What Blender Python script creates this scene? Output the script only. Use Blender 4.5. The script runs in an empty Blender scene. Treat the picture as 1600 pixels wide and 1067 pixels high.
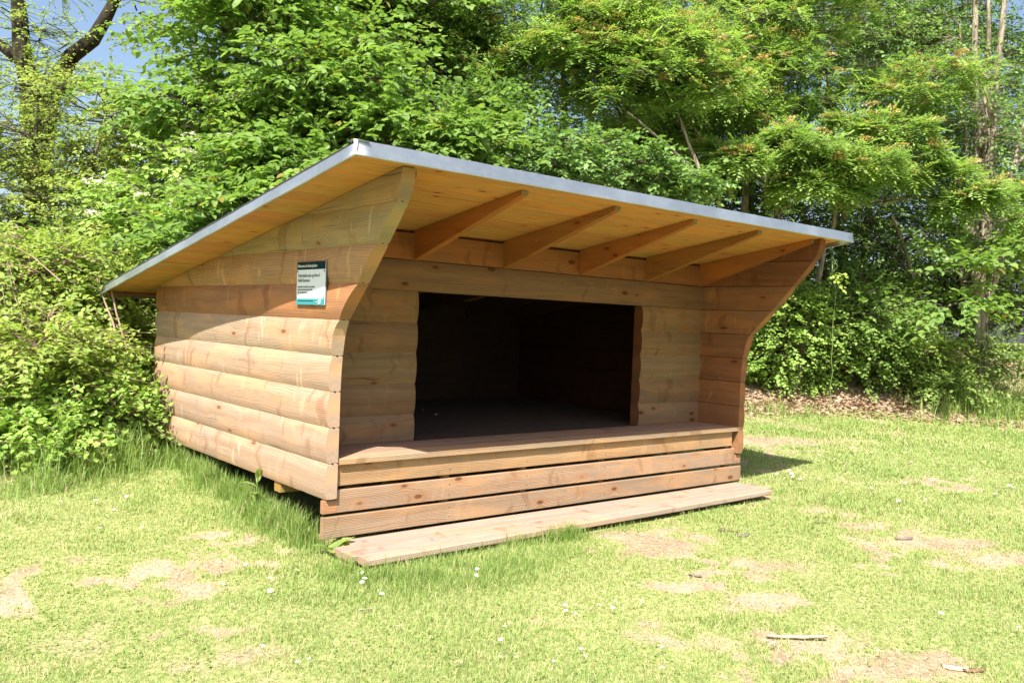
import bpy, math, random
import numpy as np
from mathutils import Matrix, Vector
random.seed(7)
RNG = np.random.default_rng(7)
S = bpy.context.scene
COL = S.collection
PI = math.pi

# ------------------------------------------------------------------ camera
F = 1348.6
CX, CY, CZ = -2.2427, -4.1654, 1.0007
YAW, PITCH, ROLL = 0.7004, -0.0224, 0.0402
cyw, syw = math.cos(YAW), math.sin(YAW); cpt, spt = math.cos(PITCH), math.sin(PITCH)
fw = np.array([syw*cpt, cyw*cpt, spt]); rt = np.array([cyw, -syw, 0.0]); up = np.cross(rt, fw)
cr, sr = math.cos(ROLL), math.sin(ROLL)
rt2 = rt*cr + up*sr; up2 = -rt*sr + up*cr
CAMP = np.array([CX, CY, CZ])
cam = bpy.data.cameras.new('camera'); camo = bpy.data.objects.new('camera', cam); COL.objects.link(camo)
cam.sensor_width = 36.0; cam.lens = F/1600*36.0; cam.clip_start = 0.05; cam.clip_end = 3000
camo.matrix_world = Matrix(((rt2[0], up2[0], -fw[0], CX), (rt2[1], up2[1], -fw[1], CY), (rt2[2], up2[2], -fw[2], CZ), (0, 0, 0, 1)))
S.camera = camo

def at(px, py, depth):
    """world point seen at pixel px,py of the 1600 wide photograph at a depth in metres"""
    return CAMP + depth*(fw + rt2*(px-800)/F - up2*(py-533.5)/F)

# ------------------------------------------------------------------ sky, sun, exposure
SUN = np.array([-0.654, -0.51, 1.0]); SUN /= np.linalg.norm(SUN)
elev = math.asin(SUN[2]); azim = math.atan2(SUN[0], SUN[1])
w = bpy.data.worlds.new('World'); S.world = w; w.use_nodes = True
nt = w.node_tree; nt.nodes.clear()
sky = nt.nodes.new('ShaderNodeTexSky'); sky.sky_type = 'NISHITA'; sky.sun_disc = False
sky.sun_elevation = elev; sky.sun_rotation = azim; sky.air_density = 1.0; sky.dust_density = 2.6; sky.ozone_density = 1.0
bg = nt.nodes.new('ShaderNodeBackground'); bg.inputs[1].default_value = 0.095
wo = nt.nodes.new('ShaderNodeOutputWorld')
nt.links.new(sky.outputs[0], bg.inputs[0]); nt.links.new(bg.outputs[0], wo.inputs[0])
sl = bpy.data.lights.new('sun', 'SUN'); sl.energy = 5.0; sl.angle = math.radians(0.5); sl.color = (1.0, 0.95, 0.87)
so = bpy.data.objects.new('sun', sl); COL.objects.link(so)
so.rotation_euler = Vector((-SUN[0], -SUN[1], -SUN[2])).to_track_quat('-Z', 'Y').to_euler()
S.view_settings.view_transform = 'Standard'; S.view_settings.look = 'None'
S.view_settings.exposure = 1.18; S.view_settings.gamma = 1.0
S.cycles.max_bounces = 8; S.cycles.diffuse_bounces = 4; S.cycles.transmission_bounces = 4
S.cycles.use_denoising = True

# ------------------------------------------------------------------ node helpers
class NT:
    def __init__(s, name):
        s.m = bpy.data.materials.new(name); s.m.use_nodes = True; s.t = s.m.node_tree; s.t.nodes.clear()
        s.out = s.t.nodes.new('ShaderNodeOutputMaterial')
    def n(s, typ, **k):
        o = s.t.nodes.new(typ)
        for a, b in k.items(): setattr(o, a, b)
        return o
    def l(s, a, b): s.t.links.new(a, b)
    def put(s, inp, v):
        if hasattr(v, 'is_linked') or hasattr(v, 'links'): s.l(v, inp)
        else: inp.default_value = v
    def math(s, op, a, b=0.0, c=None, clamp=False):
        o = s.n('ShaderNodeMath', operation=op, use_clamp=clamp); s.put(o.inputs[0], a); s.put(o.inputs[1], b)
        if c is not None: s.put(o.inputs[2], c)
        return o.outputs[0]
    def mix(s, f, a, b, blend='MIX'):
        o = s.n('ShaderNodeMix', data_type='RGBA', blend_type=blend); s.put(o.inputs[0], f)
        s.put(o.inputs[6], a if not isinstance(a, tuple) else (*a, 1)[:4]); s.put(o.inputs[7], b if not isinstance(b, tuple) else (*b, 1)[:4])
        return o.outputs[2]
    def xyz(s, x, y, z=0.0):
        o = s.n('ShaderNodeCombineXYZ'); s.put(o.inputs[0], x); s.put(o.inputs[1], y); s.put(o.inputs[2], z); return o.outputs[0]
    def noise(s, v, scale=1.0, detail=2.0, rough=0.5, dist=0.0):
        o = s.n('ShaderNodeTexNoise'); s.put(o.inputs['Vector'], v); o.inputs['Scale'].default_value = scale
        o.inputs['Detail'].default_value = detail; o.inputs['Roughness'].default_value = rough; o.inputs['Distortion'].default_value = dist
        return o.outputs[0]
    def ramp(s, f, lo, hi):
        o = s.n('ShaderNodeMapRange', interpolation_type='SMOOTHSTEP'); s.put(o.inputs[0], f); o.inputs[1].default_value = lo; o.inputs[2].default_value = hi
        return o.outputs[0]
    def bsdf(s, col, rough=0.6, bump=None, bs=0.5, bd=0.01, **k):
        p = s.n('ShaderNodeBsdfPrincipled'); s.put(p.inputs['Base Color'], col if not isinstance(col, tuple) else (*col, 1)[:4]); s.put(p.inputs['Roughness'], rough)
        for a, b in k.items(): s.put(p.inputs[a.replace('_', ' ')], b)
        if bump is not None:
            b = s.n('ShaderNodeBump'); b.inputs['Strength'].default_value = bs; b.inputs['Distance'].default_value = bd
            s.l(bump, b.inputs['Height']); s.l(b.outputs[0], p.inputs['Normal'])
        s.l(p.outputs[0], s.out.inputs[0]); return p

def mat_wood(name, rough=0.75, grain=1.0, grey=0.35, knot=1.0, streak=0.0, ks=(2.0, 6.0), kr=0.085):
    n = NT(name)
    uv = n.n('ShaderNodeUVMap'); uv.uv_map = 'UVMap'
    sp = n.n('ShaderNodeSeparateXYZ'); n.l(uv.outputs[0], sp.inputs[0]); u, v = sp.outputs[0], sp.outputs[1]
    at_ = n.n('ShaderNodeAttribute'); at_.attribute_name = 'tint'; tint = at_.outputs[0]; endf = at_.outputs[3]
    # knots: voronoi cells stretched along the grain
    vo = n.n('ShaderNodeTexVoronoi'); vo.feature = 'F1'; vo.inputs['Scale'].default_value = 1.0; vo.inputs['Randomness'].default_value = 1.0
    n.l(n.xyz(n.math('MULTIPLY', u, ks[0]), n.math('MULTIPLY', v, ks[1])), vo.inputs['Vector'])
    kd = vo.outputs['Distance']
    kn = n.ramp(kd, kr, kr*.55)
    near = n.ramp(kd, 0.42, 0.0)
    warp = n.noise(n.xyz(n.math('MULTIPLY', u, 0.9), n.math('MULTIPLY', v, 5.0), 3.1), 1.0, 2.0)
    vv = n.math('ADD', v, n.math('MULTIPLY', n.math('SUBTRACT', warp, 0.5), 0.10))
    vv = n.math('ADD', vv, n.math('MULTIPLY', near, 0.022))
    rings = n.math('MULTIPLY', n.math('ADD', n.math('SINE', n.math('MULTIPLY', vv, 700.0)), 1.0), 0.5)
    fib = n.noise(n.xyz(n.math('MULTIPLY', u, 3.0), n.math('MULTIPLY', vv, 230.0), 0.0), 1.0, 3.0, 0.6)
    bandn = n.noise(n.xyz(n.math('MULTIPLY', u, 0.6), n.math('MULTIPLY', vv, 26.0), 7.7), 1.0, 2.0)
    g = n.math('ADD', n.math('MULTIPLY', rings, 0.26), n.math('ADD', n.math('MULTIPLY', fib, 0.60), n.math('MULTIPLY', bandn, 0.42)))
    # end grain: growth rings round a pith
    du = n.math('SUBTRACT', u, 0.03); dv = n.math('SUBTRACT', v, 0.16)
    rad = n.math('SQRT', n.math('ADD', n.math('MULTIPLY', du, du), n.math('MULTIPLY', dv, dv)))
    ering = n.math('MULTIPLY', n.math('ADD', n.math('SINE', n.math('ADD', n.math('MULTIPLY', rad, 1000.0), n.math('MULTIPLY', warp, 6.0))), 1.0), 0.5)
    g2 = n.math('ADD', n.math('MULTIPLY', endf, n.math('ADD', n.math('MULTIPLY', ering, 0.5), 0.35)), n.math('MULTIPLY', n.math('SUBTRACT', 1.0, endf), g))
    blot = n.noise(n.xyz(n.math('MULTIPLY', u, 1.6), n.math('MULTIPLY', v, 7.0), 9.3), 1.0, 3.0, 0.6)
    blot2 = n.noise(n.xyz(n.math('MULTIPLY', u, 3.5), n.math('MULTIPLY', v, 7.0), 21.3), 1.0, 3.0, 0.65)
    dark = n.mix(1.0, tint, (0.50, 0.40, 0.32), 'MULTIPLY')
    base = n.mix(n.ramp(g2, 0.25, 0.95), tint, dark) if grain >= 1 else n.mix(n.math('MULTIPLY', n.ramp(g2, 0.25, 0.95), grain), tint, dark)
    base = n.mix(n.math('MULTIPLY', n.ramp(blot, 0.47, 0.66), 0.7), base, n.mix(1.0, tint, (1.0, 0.80, 0.60), 'MULTIPLY'))
    base = n.mix(n.math('MULTIPLY', n.ramp(blot2, 0.48, 0.66), grey), base, n.mix(1.0, tint, (0.60, 0.62, 0.66), 'MULTIPLY'))
    if streak > 0:      # pale and rusty marks of knife scars that cross the grain
        st = n.noise(n.xyz(n.math('MULTIPLY', n.math('ADD', u, n.math('MULTIPLY', warp, 0.10)), 20.0), n.math('MULTIPLY', v, 6.0), 4.4), 1.0, 1.0)
        patch = n.noise(n.xyz(n.math('MULTIPLY', u, 2.1), n.math('MULTIPLY', v, 1.3), 11.0), 1.0, 1.0)
        stf = n.math('MULTIPLY', n.ramp(st, 0.60, 0.72), n.ramp(patch, 0.42, 0.6))
        base = n.mix(n.math('MULTIPLY', stf, streak), base, n.mix(1.0, tint, (1.32, 1.22, 1.10), 'MULTIPLY'))
        st2 = n.noise(n.xyz(n.math('MULTIPLY', n.math('ADD', u, n.math('MULTIPLY', warp, 0.15)), 13.0), n.math('MULTIPLY', v, 4.0), 14.4), 1.0, 1.0)
        base = n.mix(n.math('MULTIPLY', n.ramp(st2, 0.66, 0.76), streak*0.6), base, n.mix(1.0, tint, (0.62, 0.45, 0.32), 'MULTIPLY'))
    halo = n.math('MULTIPLY', n.ramp(kd, kr*2.6, kr*.9), n.math('SUBTRACT', 1.0, endf))
    base = n.mix(n.math('MULTIPLY', halo, 0.55), base, n.mix(1.0, tint, (0.78, 0.56, 0.40), 'MULTIPLY'))
    sk = n.noise(n.xyz(n.math('MULTIPLY', n.math('ADD', u, n.math('MULTIPLY', n.noise(n.xyz(n.math('MULTIPLY', u, 2.0), n.math('MULTIPLY', v, 9.0), 2.0), 1.0, 1.0), 0.16)), 9.0), n.math('MULTIPLY', v, 3.0), 24.4), 1.0, 2.0)
    base = n.mix(n.math('MULTIPLY', n.math('MULTIPLY', n.ramp(sk, 0.60, 0.70), n.math('SUBTRACT', 1.0, endf)), 0.6 if grey > .3 else 0.15), base, n.mix(1.0, tint, (0.50, 0.38, 0.30), 'MULTIPLY'))
    base = n.mix(n.math('MULTIPLY', n.math('MULTIPLY', kn, n.math('SUBTRACT', 1.0, endf)), min(1.0, 0.85*knot)), base, n.mix(1.0, tint, (0.30, 0.18, 0.12), 'MULTIPLY'))
    cc = n.noise(n.xyz(n.math('MULTIPLY', u, 1.0), n.math('MULTIPLY', vv, 60.0), 31.0), 1.0, 1.0)
    crack = n.ramp(cc, 0.27, 0.23)
    base = n.mix(n.math('MULTIPLY', crack, 0.65), base, (0.03, 0.02, 0.012))
    n.bsdf(base, rough, n.math('SUBTRACT', g2, crack), 0.5, 0.004, Specular_IOR_Level=0.25)
    return n.m

M = {}
M['wood'] = mat_wood('weathered_timber', 0.8, 1.0, 0.45, 1.0, 0.45, (2.2, 6.5), .10)
M['wood_front'] = mat_wood('front_timber', 0.7, 1.0, 0.5, 1.15, 0.15, (3.4, 7.5), .15)
M['wood_soffit'] = mat_wood('soffit_timber', 0.6, 0.8, 0.12, 1.0, 0.0, (4.5, 10.0), .15)
M['wood_deck'] = mat_wood('deck_timber', 0.85, 0.8, 0.4, 0.5, 0.0)

def simple(name, col, rough=0.6, noise=0.2, scale=8.0, **k):
    n = NT(name); tc = n.n('ShaderNodeTexCoord')
    f = n.noise(tc.outputs['Object'], scale, 4.0, 0.6)
    c = n.mix(n.math('MULTIPLY', f, 1.0), tuple(x*(1-noise) for x in col), tuple(min(1, x*(1+noise)) for x in col))
    n.bsdf(c, rough, f, 0.15, 0.003, **k); return n.m

def mat_zinc():
    n = NT('galvanised_steel'); tc = n.n('ShaderNodeTexCoord')
    f = n.noise(tc.outputs['Object'], 25.0, 3.0, 0.6); g = n.noise(tc.outputs['Object'], 2.0, 2.0)
    c = n.mix(f, (0.40, 0.43, 0.46), (0.48, 0.50, 0.52)); c = n.mix(n.ramp(g, 0.45, 0.7), c, (0.58, 0.60, 0.62))
    n.bsdf(c, n.math('ADD', 0.32, n.math('MULTIPLY', f, 0.2)), f, 0.1, 0.002, Metallic=0.85); return n.m
M['zinc'] = mat_zinc()
M['felt'] = simple('roofing_felt', (0.03, 0.03, 0.032), 0.9, 0.4, 60)
M['dark_gap'] = simple('dark_timber', (0.05, 0.035, 0.025), 0.9)
M['sign_white'] = simple('sign_white', (0.66, 0.73, 0.80), 0.5, 0.02)
M['sign_green'] = simple('sign_dark_green', (0.006, 0.026, 0.027), 0.75, 0.1, Specular_IOR_Level=0.1)
M['sign_teal'] = simple('sign_teal', (0.035, 0.24, 0.27), 0.6, 0.1)
M['ink'] = simple('ink', (0.10, 0.11, 0.12), 0.6, 0.1)
M['ink_white'] = simple('ink_white', (0.7, 0.72, 0.72), 0.5, 0.05)
M['steel'] = simple('screw_steel', (0.12, 0.12, 0.12), 0.4, 0.1)

def mat_leaf(name, c0, c1, trans=0.45, gloss=0.45, tip=None):
    n = NT(name); a = n.n('ShaderNodeAttribute'); a.attribute_name = 'tone'
    t = a.outputs[2]
    c = n.mix(t, c0, c1)
    if tip: c = n.mix(n.ramp(t, 0.93, 0.99), c, tip)
    p = n.n('ShaderNodeBsdfPrincipled'); n.l(c, p.inputs['Base Color']); p.inputs['Roughness'].default_value = gloss
    p.inputs['Specular IOR Level'].default_value = 0.35
    tr = n.n('ShaderNodeBsdfTranslucent'); n.l(n.mix(1.0, c, (1.15, 1.2, 0.6), 'MULTIPLY'), tr.inputs[0])
    mx = n.n('ShaderNodeMixShader'); mx.inputs[0].default_value = trans
    n.l(p.outputs[0], mx.inputs[1]); n.l(tr.outputs[0], mx.inputs[2]); n.l(mx.outputs[0], n.out.inputs[0])
    return n.m
M['elm'] = mat_leaf('broad_leaf', (0.128, 0.246, 0.054), (0.287, 0.42, 0.108), 0.5, 0.42, (0.30, 0.25, 0.05))
M['hazel'] = mat_leaf('hazel_leaf', (0.116, 0.228, 0.06), (0.256, 0.396, 0.12), 0.42, 0.45, (0.26, 0.30, 0.06))
M['rowan'] = mat_leaf('rowan_leaf', (0.146, 0.276, 0.066), (0.378, 0.504, 0.144), 0.5, 0.5)
M['haw'] = mat_leaf('small_leaf', (0.207, 0.3, 0.072), (0.439, 0.528, 0.144), 0.5, 0.5, (0.30, 0.22, 0.06))
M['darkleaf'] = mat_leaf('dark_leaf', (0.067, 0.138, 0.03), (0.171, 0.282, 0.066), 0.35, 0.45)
M['bramble'] = mat_leaf('bramble_leaf', (0.207, 0.324, 0.066), (0.464, 0.552, 0.144), 0.5, 0.5, (0.33, 0.28, 0.09))
M['currant'] = mat_leaf('currant_leaf', (0.171, 0.312, 0.06), (0.378, 0.528, 0.12), 0.4, 0.5, (0.34, 0.34, 0.08))
M['herb'] = mat_leaf('herb_leaf', (0.21, 0.33, 0.08), (0.34, 0.43, 0.13), 0.45, 0.4)
M['grass'] = mat_leaf('grass_blade', (0.21, 0.335, 0.075), (0.47, 0.47, 0.20), 0.3, 0.55, (0.58, 0.49, 0.29))
M['long_grass'] = mat_leaf('long_grass_blade', (0.17, 0.30, 0.06), (0.36, 0.44, 0.13), 0.4, 0.5, (0.55, 0.46, 0.26))
M['rowan_fl'] = mat_leaf('faded_blossom', (0.60, 0.36, 0.17), (0.76, 0.54, 0.30), 0.2, 0.8)
M['white_fl'] = mat_leaf('white_blossom', (0.72, 0.70, 0.58), (0.85, 0.84, 0.78), 0.2, 0.7)
M['litter'] = mat_leaf('dead_leaves', (0.20, 0.12, 0.07), (0.48, 0.34, 0.23), 0.1, 0.8)

M['crumb'] = mat_leaf('soil_crumb', (0.22, 0.15, 0.10), (0.50, 0.40, 0.30), 0.0, 0.95)
def mat_bark(name, a, b, moss=0.0):
    n = NT(name); tc = n.n('ShaderNodeTexCoord'); mp = n.n('ShaderNodeMapping'); mp.inputs['Scale'].default_value = (14, 14, 3.5)
    n.l(tc.outputs['Object'], mp.inputs[0]); f = n.noise(mp.outputs[0], 1.0, 5.0, 0.65)
    g = n.noise(tc.outputs['Object'], 3.0, 3.0)
    c = n.mix(n.ramp(f, 0.35, 0.65), a, b)
    if moss: c = n.mix(n.math('MULTIPLY', n.ramp(g, 0.48, 0.62), moss), c, (0.10, 0.13, 0.03))
    n.bsdf(c, 0.95, f, 1.0, 0.05, Specular_IOR_Level=0.1); return n.m
M['bark'] = mat_bark('bark', (0.06, 0.048, 0.036), (0.20, 0.17, 0.13), 0.3)
M['bark_dark'] = mat_bark('dark_bark', (0.014, 0.011, 0.009), (0.055, 0.044, 0.034), 0.3)
M['bark_pale'] = mat_bark('pale_bark', (0.12, 0.095, 0.07), (0.40, 0.33, 0.26), 0.25)
M['cane'] = simple('dry_cane', (0.30, 0.20, 0.15), 0.8, 0.3)
M['driftwood'] = simple('bleached_wood', (0.40, 0.31, 0.23), 0.8, 0.25, 20)
M['charred'] = simple('dark_bark_flake', (0.16, 0.13, 0.11), 0.9, 0.5, 20)
M['stem'] = simple('green_stem', (0.13, 0.20, 0.05), 0.6, 0.2)

# ------------------------------------------------------------------ object helpers
def tag(o, label=None, cat=None, group=None, kind=None):
    if label: o['label'] = label
    if cat: o['category'] = cat
    if group: o['group'] = group
    if kind: o['kind'] = kind
    return o
def empty(name, loc, label, cat, group=None):
    o = bpy.data.objects.new(name, None); o.location = [float(c) for c in loc]; o.empty_display_size = 0.2
    COL.objects.link(o); tag(o, label, cat, group); return o
def link(name, me, mats, parent=None):
    for m in (mats if isinstance(mats, (list, tuple)) else [mats]): me.materials.append(m)
    o = bpy.data.objects.new(name, me); COL.objects.link(o)
    if parent is not None:
        o.parent = parent; o.matrix_parent_inverse = Matrix.Translation(parent.location).inverted()
    return o
def np_mesh(name, V, faces, tone=None, smooth=False, matidx=None):
    """V (N,3); faces: list of int arrays (n,k)"""
    me = bpy.data.meshes.new(name)
    V = np.asarray(V, dtype=np.float32)
    me.vertices.add(len(V)); me.vertices.foreach_set('co', V.ravel())
    faces = [np.asarray(f, dtype=np.int32) for f in faces if len(f)]
    li = np.concatenate([f.ravel() for f in faces]); tot = np.concatenate([np.full(len(f), f.shape[1], np.int32) for f in faces])
    st = np.concatenate([[0], np.cumsum(tot)[:-1]]).astype(np.int32)
    me.loops.add(len(li)); me.loops.foreach_set('vertex_index', li)
    me.polygons.add(len(tot)); me.polygons.foreach_set('loop_start', st); me.polygons.foreach_set('loop_total', tot)
    if smooth: me.polygons.foreach_set('use_smooth', np.ones(len(tot), bool))
    if matidx is not None: me.polygons.foreach_set('material_index', np.asarray(matidx, np.int32))
    if tone is not None:
        a = me.attributes.new('tone', 'FLOAT', 'POINT'); a.data.foreach_set('value', np.asarray(tone, np.float32))
    me.update(calc_edges=True); me.validate(); return me

class WB:
    """timber builder: quads with uv in metres, a tint and an end grain flag"""
    def __init__(s): s.v = []; s.f = []; s.uv = []; s.c = []
    def face(s, pts, uvs, col):
        i = len(s.v); s.v += [tuple(p) for p in pts]; s.f.append(tuple(range(i, i+len(pts)))); s.uv += uvs; s.c += [col]*len(pts)
    def beam(s, a, b, wv, hv, tint, ch=0.003, skew=(0, 0), uo=None):
        """box from a to b; wv,hv = full width and height vectors; chamfered long edges"""
        a, b, wv, hv = map(lambda q: np.array(q, float), (a, b, wv, hv))
        lw, lh = np.linalg.norm(wv), np.linalg.norm(hv); W, H = wv/lw, hv/lh; x, y = lw/2, lh/2; c = min(ch, x*.5, y*.5)
        sec = [(-x+c, -y), (x-c, -y), (x, -y+c), (x, y-c), (x-c, y), (-x+c, y), (-x, y-c), (-x, -y+c)]
        uo = uo if uo is not None else random.random()*50; vo = random.random()*50
        L = np.linalg.norm(b-a); A = [a+W*p+H*q for p, q in sec]; B = [b+W*p+H*q for p, q in sec]
        if np.dot(np.cross(W, H), b-a) < 0: A, B, sec = A[::-1], B[::-1], sec[::-1]
        t = 0.0; n = len(sec)
        for i in range(n):
            j = (i+1) % n; d = math.dist(sec[i], sec[j])
            s.face([A[i], A[j], B[j], B[i]], [(uo, vo+t), (uo, vo+t+d), (uo+L, vo+t+d), (uo+L, vo+t)], (*tint, 0.0)); t += d
        e = tuple(k*0.85 for k in tint)
        o1, o2 = random.random()*.04, .1+random.random()*.05
        s.face(A[::-1], [(p+o1, q+o2) for p, q in sec[::-1]], (*e, 1.0)); s.face(B, [(p+o1, q+o2) for p, q in sec], (*e, 1.0))
    def build(s, name, mat, parent=None, smooth=False):
        me = bpy.data.meshes.new(name); me.from_pydata(s.v, [], s.f)
        u = me.uv_layers.new(name='UVMap'); u.data.foreach_set('uv', np.array(s.uv, np.float32).ravel())
        c = me.attributes.new('tint', 'FLOAT_COLOR', 'CORNER'); c.data.foreach_set('color', np.array(s.c, np.float32).ravel())
        me.update(); me.validate()
        return link(name, me, mat, parent)

def vnoise(x, y, seed=0):
    x = np.asarray(x, float); y = np.asarray(y, float)
    xi = np.floor(x).astype(np.int64); yi = np.floor(y).astype(np.int64); fx = x-xi; fy = y-yi
    fx = fx*fx*(3-2*fx); fy = fy*fy*(3-2*fy)
    def h(a, b):
        n = (a*374761393 + b*668265263 + seed*982451653) & 0x7fffffff
        n = ((n ^ (n >> 13))*1274126177) & 0x7fffffff
        return ((n ^ (n >> 16)) & 0xffff)/65535.0
    return (h(xi, yi)*(1-fx)+h(xi+1, yi)*fx)*(1-fy)+(h(xi, yi+1)*(1-fx)+h(xi+1, yi+1)*fx)*fy
def fbm(x, y, seed=0, o=4):
    s = 0; a = 1; t = 0
    for i in range(o): s = s+a*vnoise(x*2**i, y*2**i, seed+i); t += a; a *= .5
    return s/t
def sstep(x, a, b):
    t = np.clip((x-a)/(b-a), 0, 1); return t*t*(3-2*t)

# ------------------------------------------------------------------ ground
def hedge_line(x):      # y of the front foot of the hedge
    x = np.asarray(x, float)
    return np.interp(x, [-30, -3, -1, 1, 4, 7, 8.8, 10.5, 12, 16, 30], [0.5, 1.9, 2.9, 3.9, 4.3, 3.6, 2.9, 1.7, .9, -0.6, -6])
def gh(x, y):
    x = np.asarray(x, float); y = np.asarray(y, float)
    z = -0.302+0.06*np.clip(y+0.3, 0, 4.3)+0.02*np.clip(y+0.3, -3, 0)+0.045*sstep(x, 4.1, 5.6)
    d = y-hedge_line(x)
    z = z+0.95*sstep(x, 5.0, 9.5)*sstep(d, -1.5, 3.2)*(1-sstep(d, 4.5, 9))
    z = z+0.03*(fbm(x*0.7, y*0.7, 3)-0.5)+0.012*(fbm(x*4, y*4, 5, 3)-0.5)
    # hollow under the shelter
    ins = sstep(x, 0.05, 0.5)*(1-sstep(x, 3.3, 3.8))*sstep(y, 0.15, 0.5)*(1-sstep(y, 2.6, 2.9))
    return z-0.16*ins
def ghit(px, py):
    d = fw + rt2*(px-800)/F - up2*(py-533.5)/F
    t = np.arange(1.5, 40, .02); P = CAMP+t[:, None]*d; g_ = gh(P[:, 0], P[:, 1]); i = int(np.argmax(P[:, 2] < g_)); P = P[i]
    return np.array([P[0], P[1], g_[i]])
SOIL = [(1015, 843, 85, 22, 1), (930, 858, 40, 12, .8), (1080, 915, 90, 14, .9), (1180, 938, 70, 14, .9), (1195, 780, 45, 12, .7), (1205, 688, 75, 7, 1), (1300, 690, 50, 5, .6),
        (1330, 822, 60, 9, .8), (1480, 848, 90, 12, .8), (1560, 875, 50, 12, .8), (1455, 1040, 150, 28, .8), (120, 1015, 60, 40, .8), (235, 950, 70, 16, .7), (60, 1050, 60, 18, .6),
        (690, 1035, 80, 14, .6), (850, 975, 60, 10, .6), (1230, 880, 40, 8, .5), (60, 835, 60, 10, .5), (160, 880, 60, 16, .5), (560, 985, 60, 9, .4), (1350, 1000, 60, 12, .4), (1140, 1010, 40, 10, .5), (1560, 800, 70, 8, .4), (390, 1010, 60, 20, .4)]
SOILW = []
SOIL = [(a_, b_, c_, d_, e_*(.6 if a_ < 700 else 1)) for a_, b_, c_, d_, e_ in SOIL]+[(1230, 638, 70, 7, .7), (1330, 632, 80, 8, .8), (1430, 630, 70, 8, .8), (1540, 655, 60, 7, .8)]
for px, py, rx, ry, s in SOIL:
    c = ghit(px, py); a = ghit(px+rx, py); b = ghit(px, py+ry); b2 = ghit(px, py-ry)
    SOILW.append((c, a-c, (b-b2)/2, s))
def soil(x, y):
    """0 thick grass .. 1 bare earth"""
    x = np.asarray(x, float); y = np.asarray(y, float)
    m = np.zeros_like(x); q = fbm(x*2.2, y*2.2, 21); fine = fbm(x*9, y*9, 31)
    for c, a, b, s in SOILW:
        det = a[0]*b[1]-a[1]*b[0]; dx = x-c[0]; dy = y-c[1]
        u = (dx*b[1]-dy*b[0])/det; v = (a[0]*dy-a[1]*dx)/det
        r = np.sqrt(u*u+v*v)+(q-.5)*2.4+(fine-.5)*1.5+(fbm(x*28, y*28, 33)-.5)*.8
        m = np.maximum(m, s*.92*(1-sstep(r, 0.1, 1.45)))
    m = np.maximum(m, 0.7*sstep(fbm(x*1.1+5, y*1.1, 41), 0.48, 0.68)*sstep(fine, 0.38, 0.62))
    d = y-hedge_line(x)
    m = np.maximum(m, sstep(d+(q-.5)*1.4, -1.15, -0.25)*np.where(x > 4, 1, 0.6)*(1-sstep(d, 3.0, 5.0)))
    return np.clip(m, 0, 1)
def axis(lo, hi, step, far):
    a = np.arange(lo, hi+1e-6, step); g = []; s = step; v = hi
    while v < far: s *= 1.25; v += s; g.append(v)
    g2 = []; s = step; v = lo
    while v > -far: s *= 1.25; v -= s; g2.append(v)
    return np.array(g2[::-1]+list(a)+g)
xs = axis(-3.0, 13.0, 0.045, 1200); ys = axis(-4.0, 6.0, 0.045, 1200)
X, Y = np.meshgrid(xs, ys, indexing='ij'); Z = gh(X, Y)
nx, ny = X.shape; idx = np.arange(nx*ny).reshape(nx, ny)
Q = np.stack([idx[:-1, :-1], idx[1:, :-1], idx[1:, 1:], idx[:-1, 1:]], -1).reshape(-1, 4)
me = np_mesh('ground', np.stack([X, Y, Z], -1).reshape(-1, 3), [Q], tone=soil(X, Y).ravel(), smooth=True)
n = NT('lawn_soil'); a = n.n('ShaderNodeAttribute'); a.attribute_name = 'tone'; tc = n.n('ShaderNodeTexCoord')
f1 = n.noise(tc.outputs['Object'], 35.0, 5.0, 0.7); f2 = n.noise(tc.outputs['Object'], 3.0, 3.0, 0.6); f3 = n.noise(tc.outputs['Object'], 150.0, 3.0, 0.6)
green = n.mix(n.ramp(f1, 0.35, 0.65), (0.17, 0.23, 0.06), (0.38, 0.36, 0.16))
earth = n.mix(n.ramp(f2, 0.35, 0.65), (0.33, 0.24, 0.165), (0.47, 0.36, 0.26)); earth = n.mix(n.math('MULTIPLY', n.ramp(f3, 0.42, 0.62), 0.6), earth, (0.22, 0.15, 0.10)); earth = n.mix(n.math('MULTIPLY', n.ramp(f1, 0.52, 0.66), 0.7), earth, (0.56, 0.47, 0.31))
c = n.mix(n.ramp(n.math('ADD', a.outputs[2], n.math('MULTIPLY', n.math('SUBTRACT', f1, 0.5), 0.5)), 0.25, 0.7), green, earth)
n.bsdf(c, 0.95, n.math('ADD', f1, f3), 0.5, 0.015, Specular_IOR_Level=0.1)
tag(link('ground', me, n.m), kind='structure')

# ------------------------------------------------------------------ vectorised plant pieces
def unit(v): return v/np.maximum(np.linalg.norm(v, axis=-1, keepdims=True), 1e-9)
def blades(P, H, Wd, lean, tone, r=RNG):
    """grass blades: two segments each"""
    n = len(P); az = r.uniform(0, 2*PI, n); D = np.stack([np.cos(az), np.sin(az), 0*az], 1)
    az2 = az+PI/2+r.uniform(-.6, .6, n); Wv = np.stack([np.cos(az2), np.sin(az2), 0*az], 1)*(Wd/2)[:, None]
    up_ = np.array([0, 0, 1.0]); H = H[:, None]; lean = lean[:, None]
    b = P; m = P+up_*H*0.55*np.sqrt(1-np.clip(lean, 0, .95)**2*.3)+D*H*lean*0.3; t = P+up_*H*(1-0.45*lean**2)+D*H*lean*0.95
    V = np.stack([b-Wv, b+Wv, m+Wv*.8, m-Wv*.8, t], 1).reshape(-1, 3)
    i = np.arange(n)[:, None]*5
    return V, [i+np.array([0, 1, 2, 3]), i+np.array([3, 2, 4])], np.repeat(tone, 5)
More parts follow.
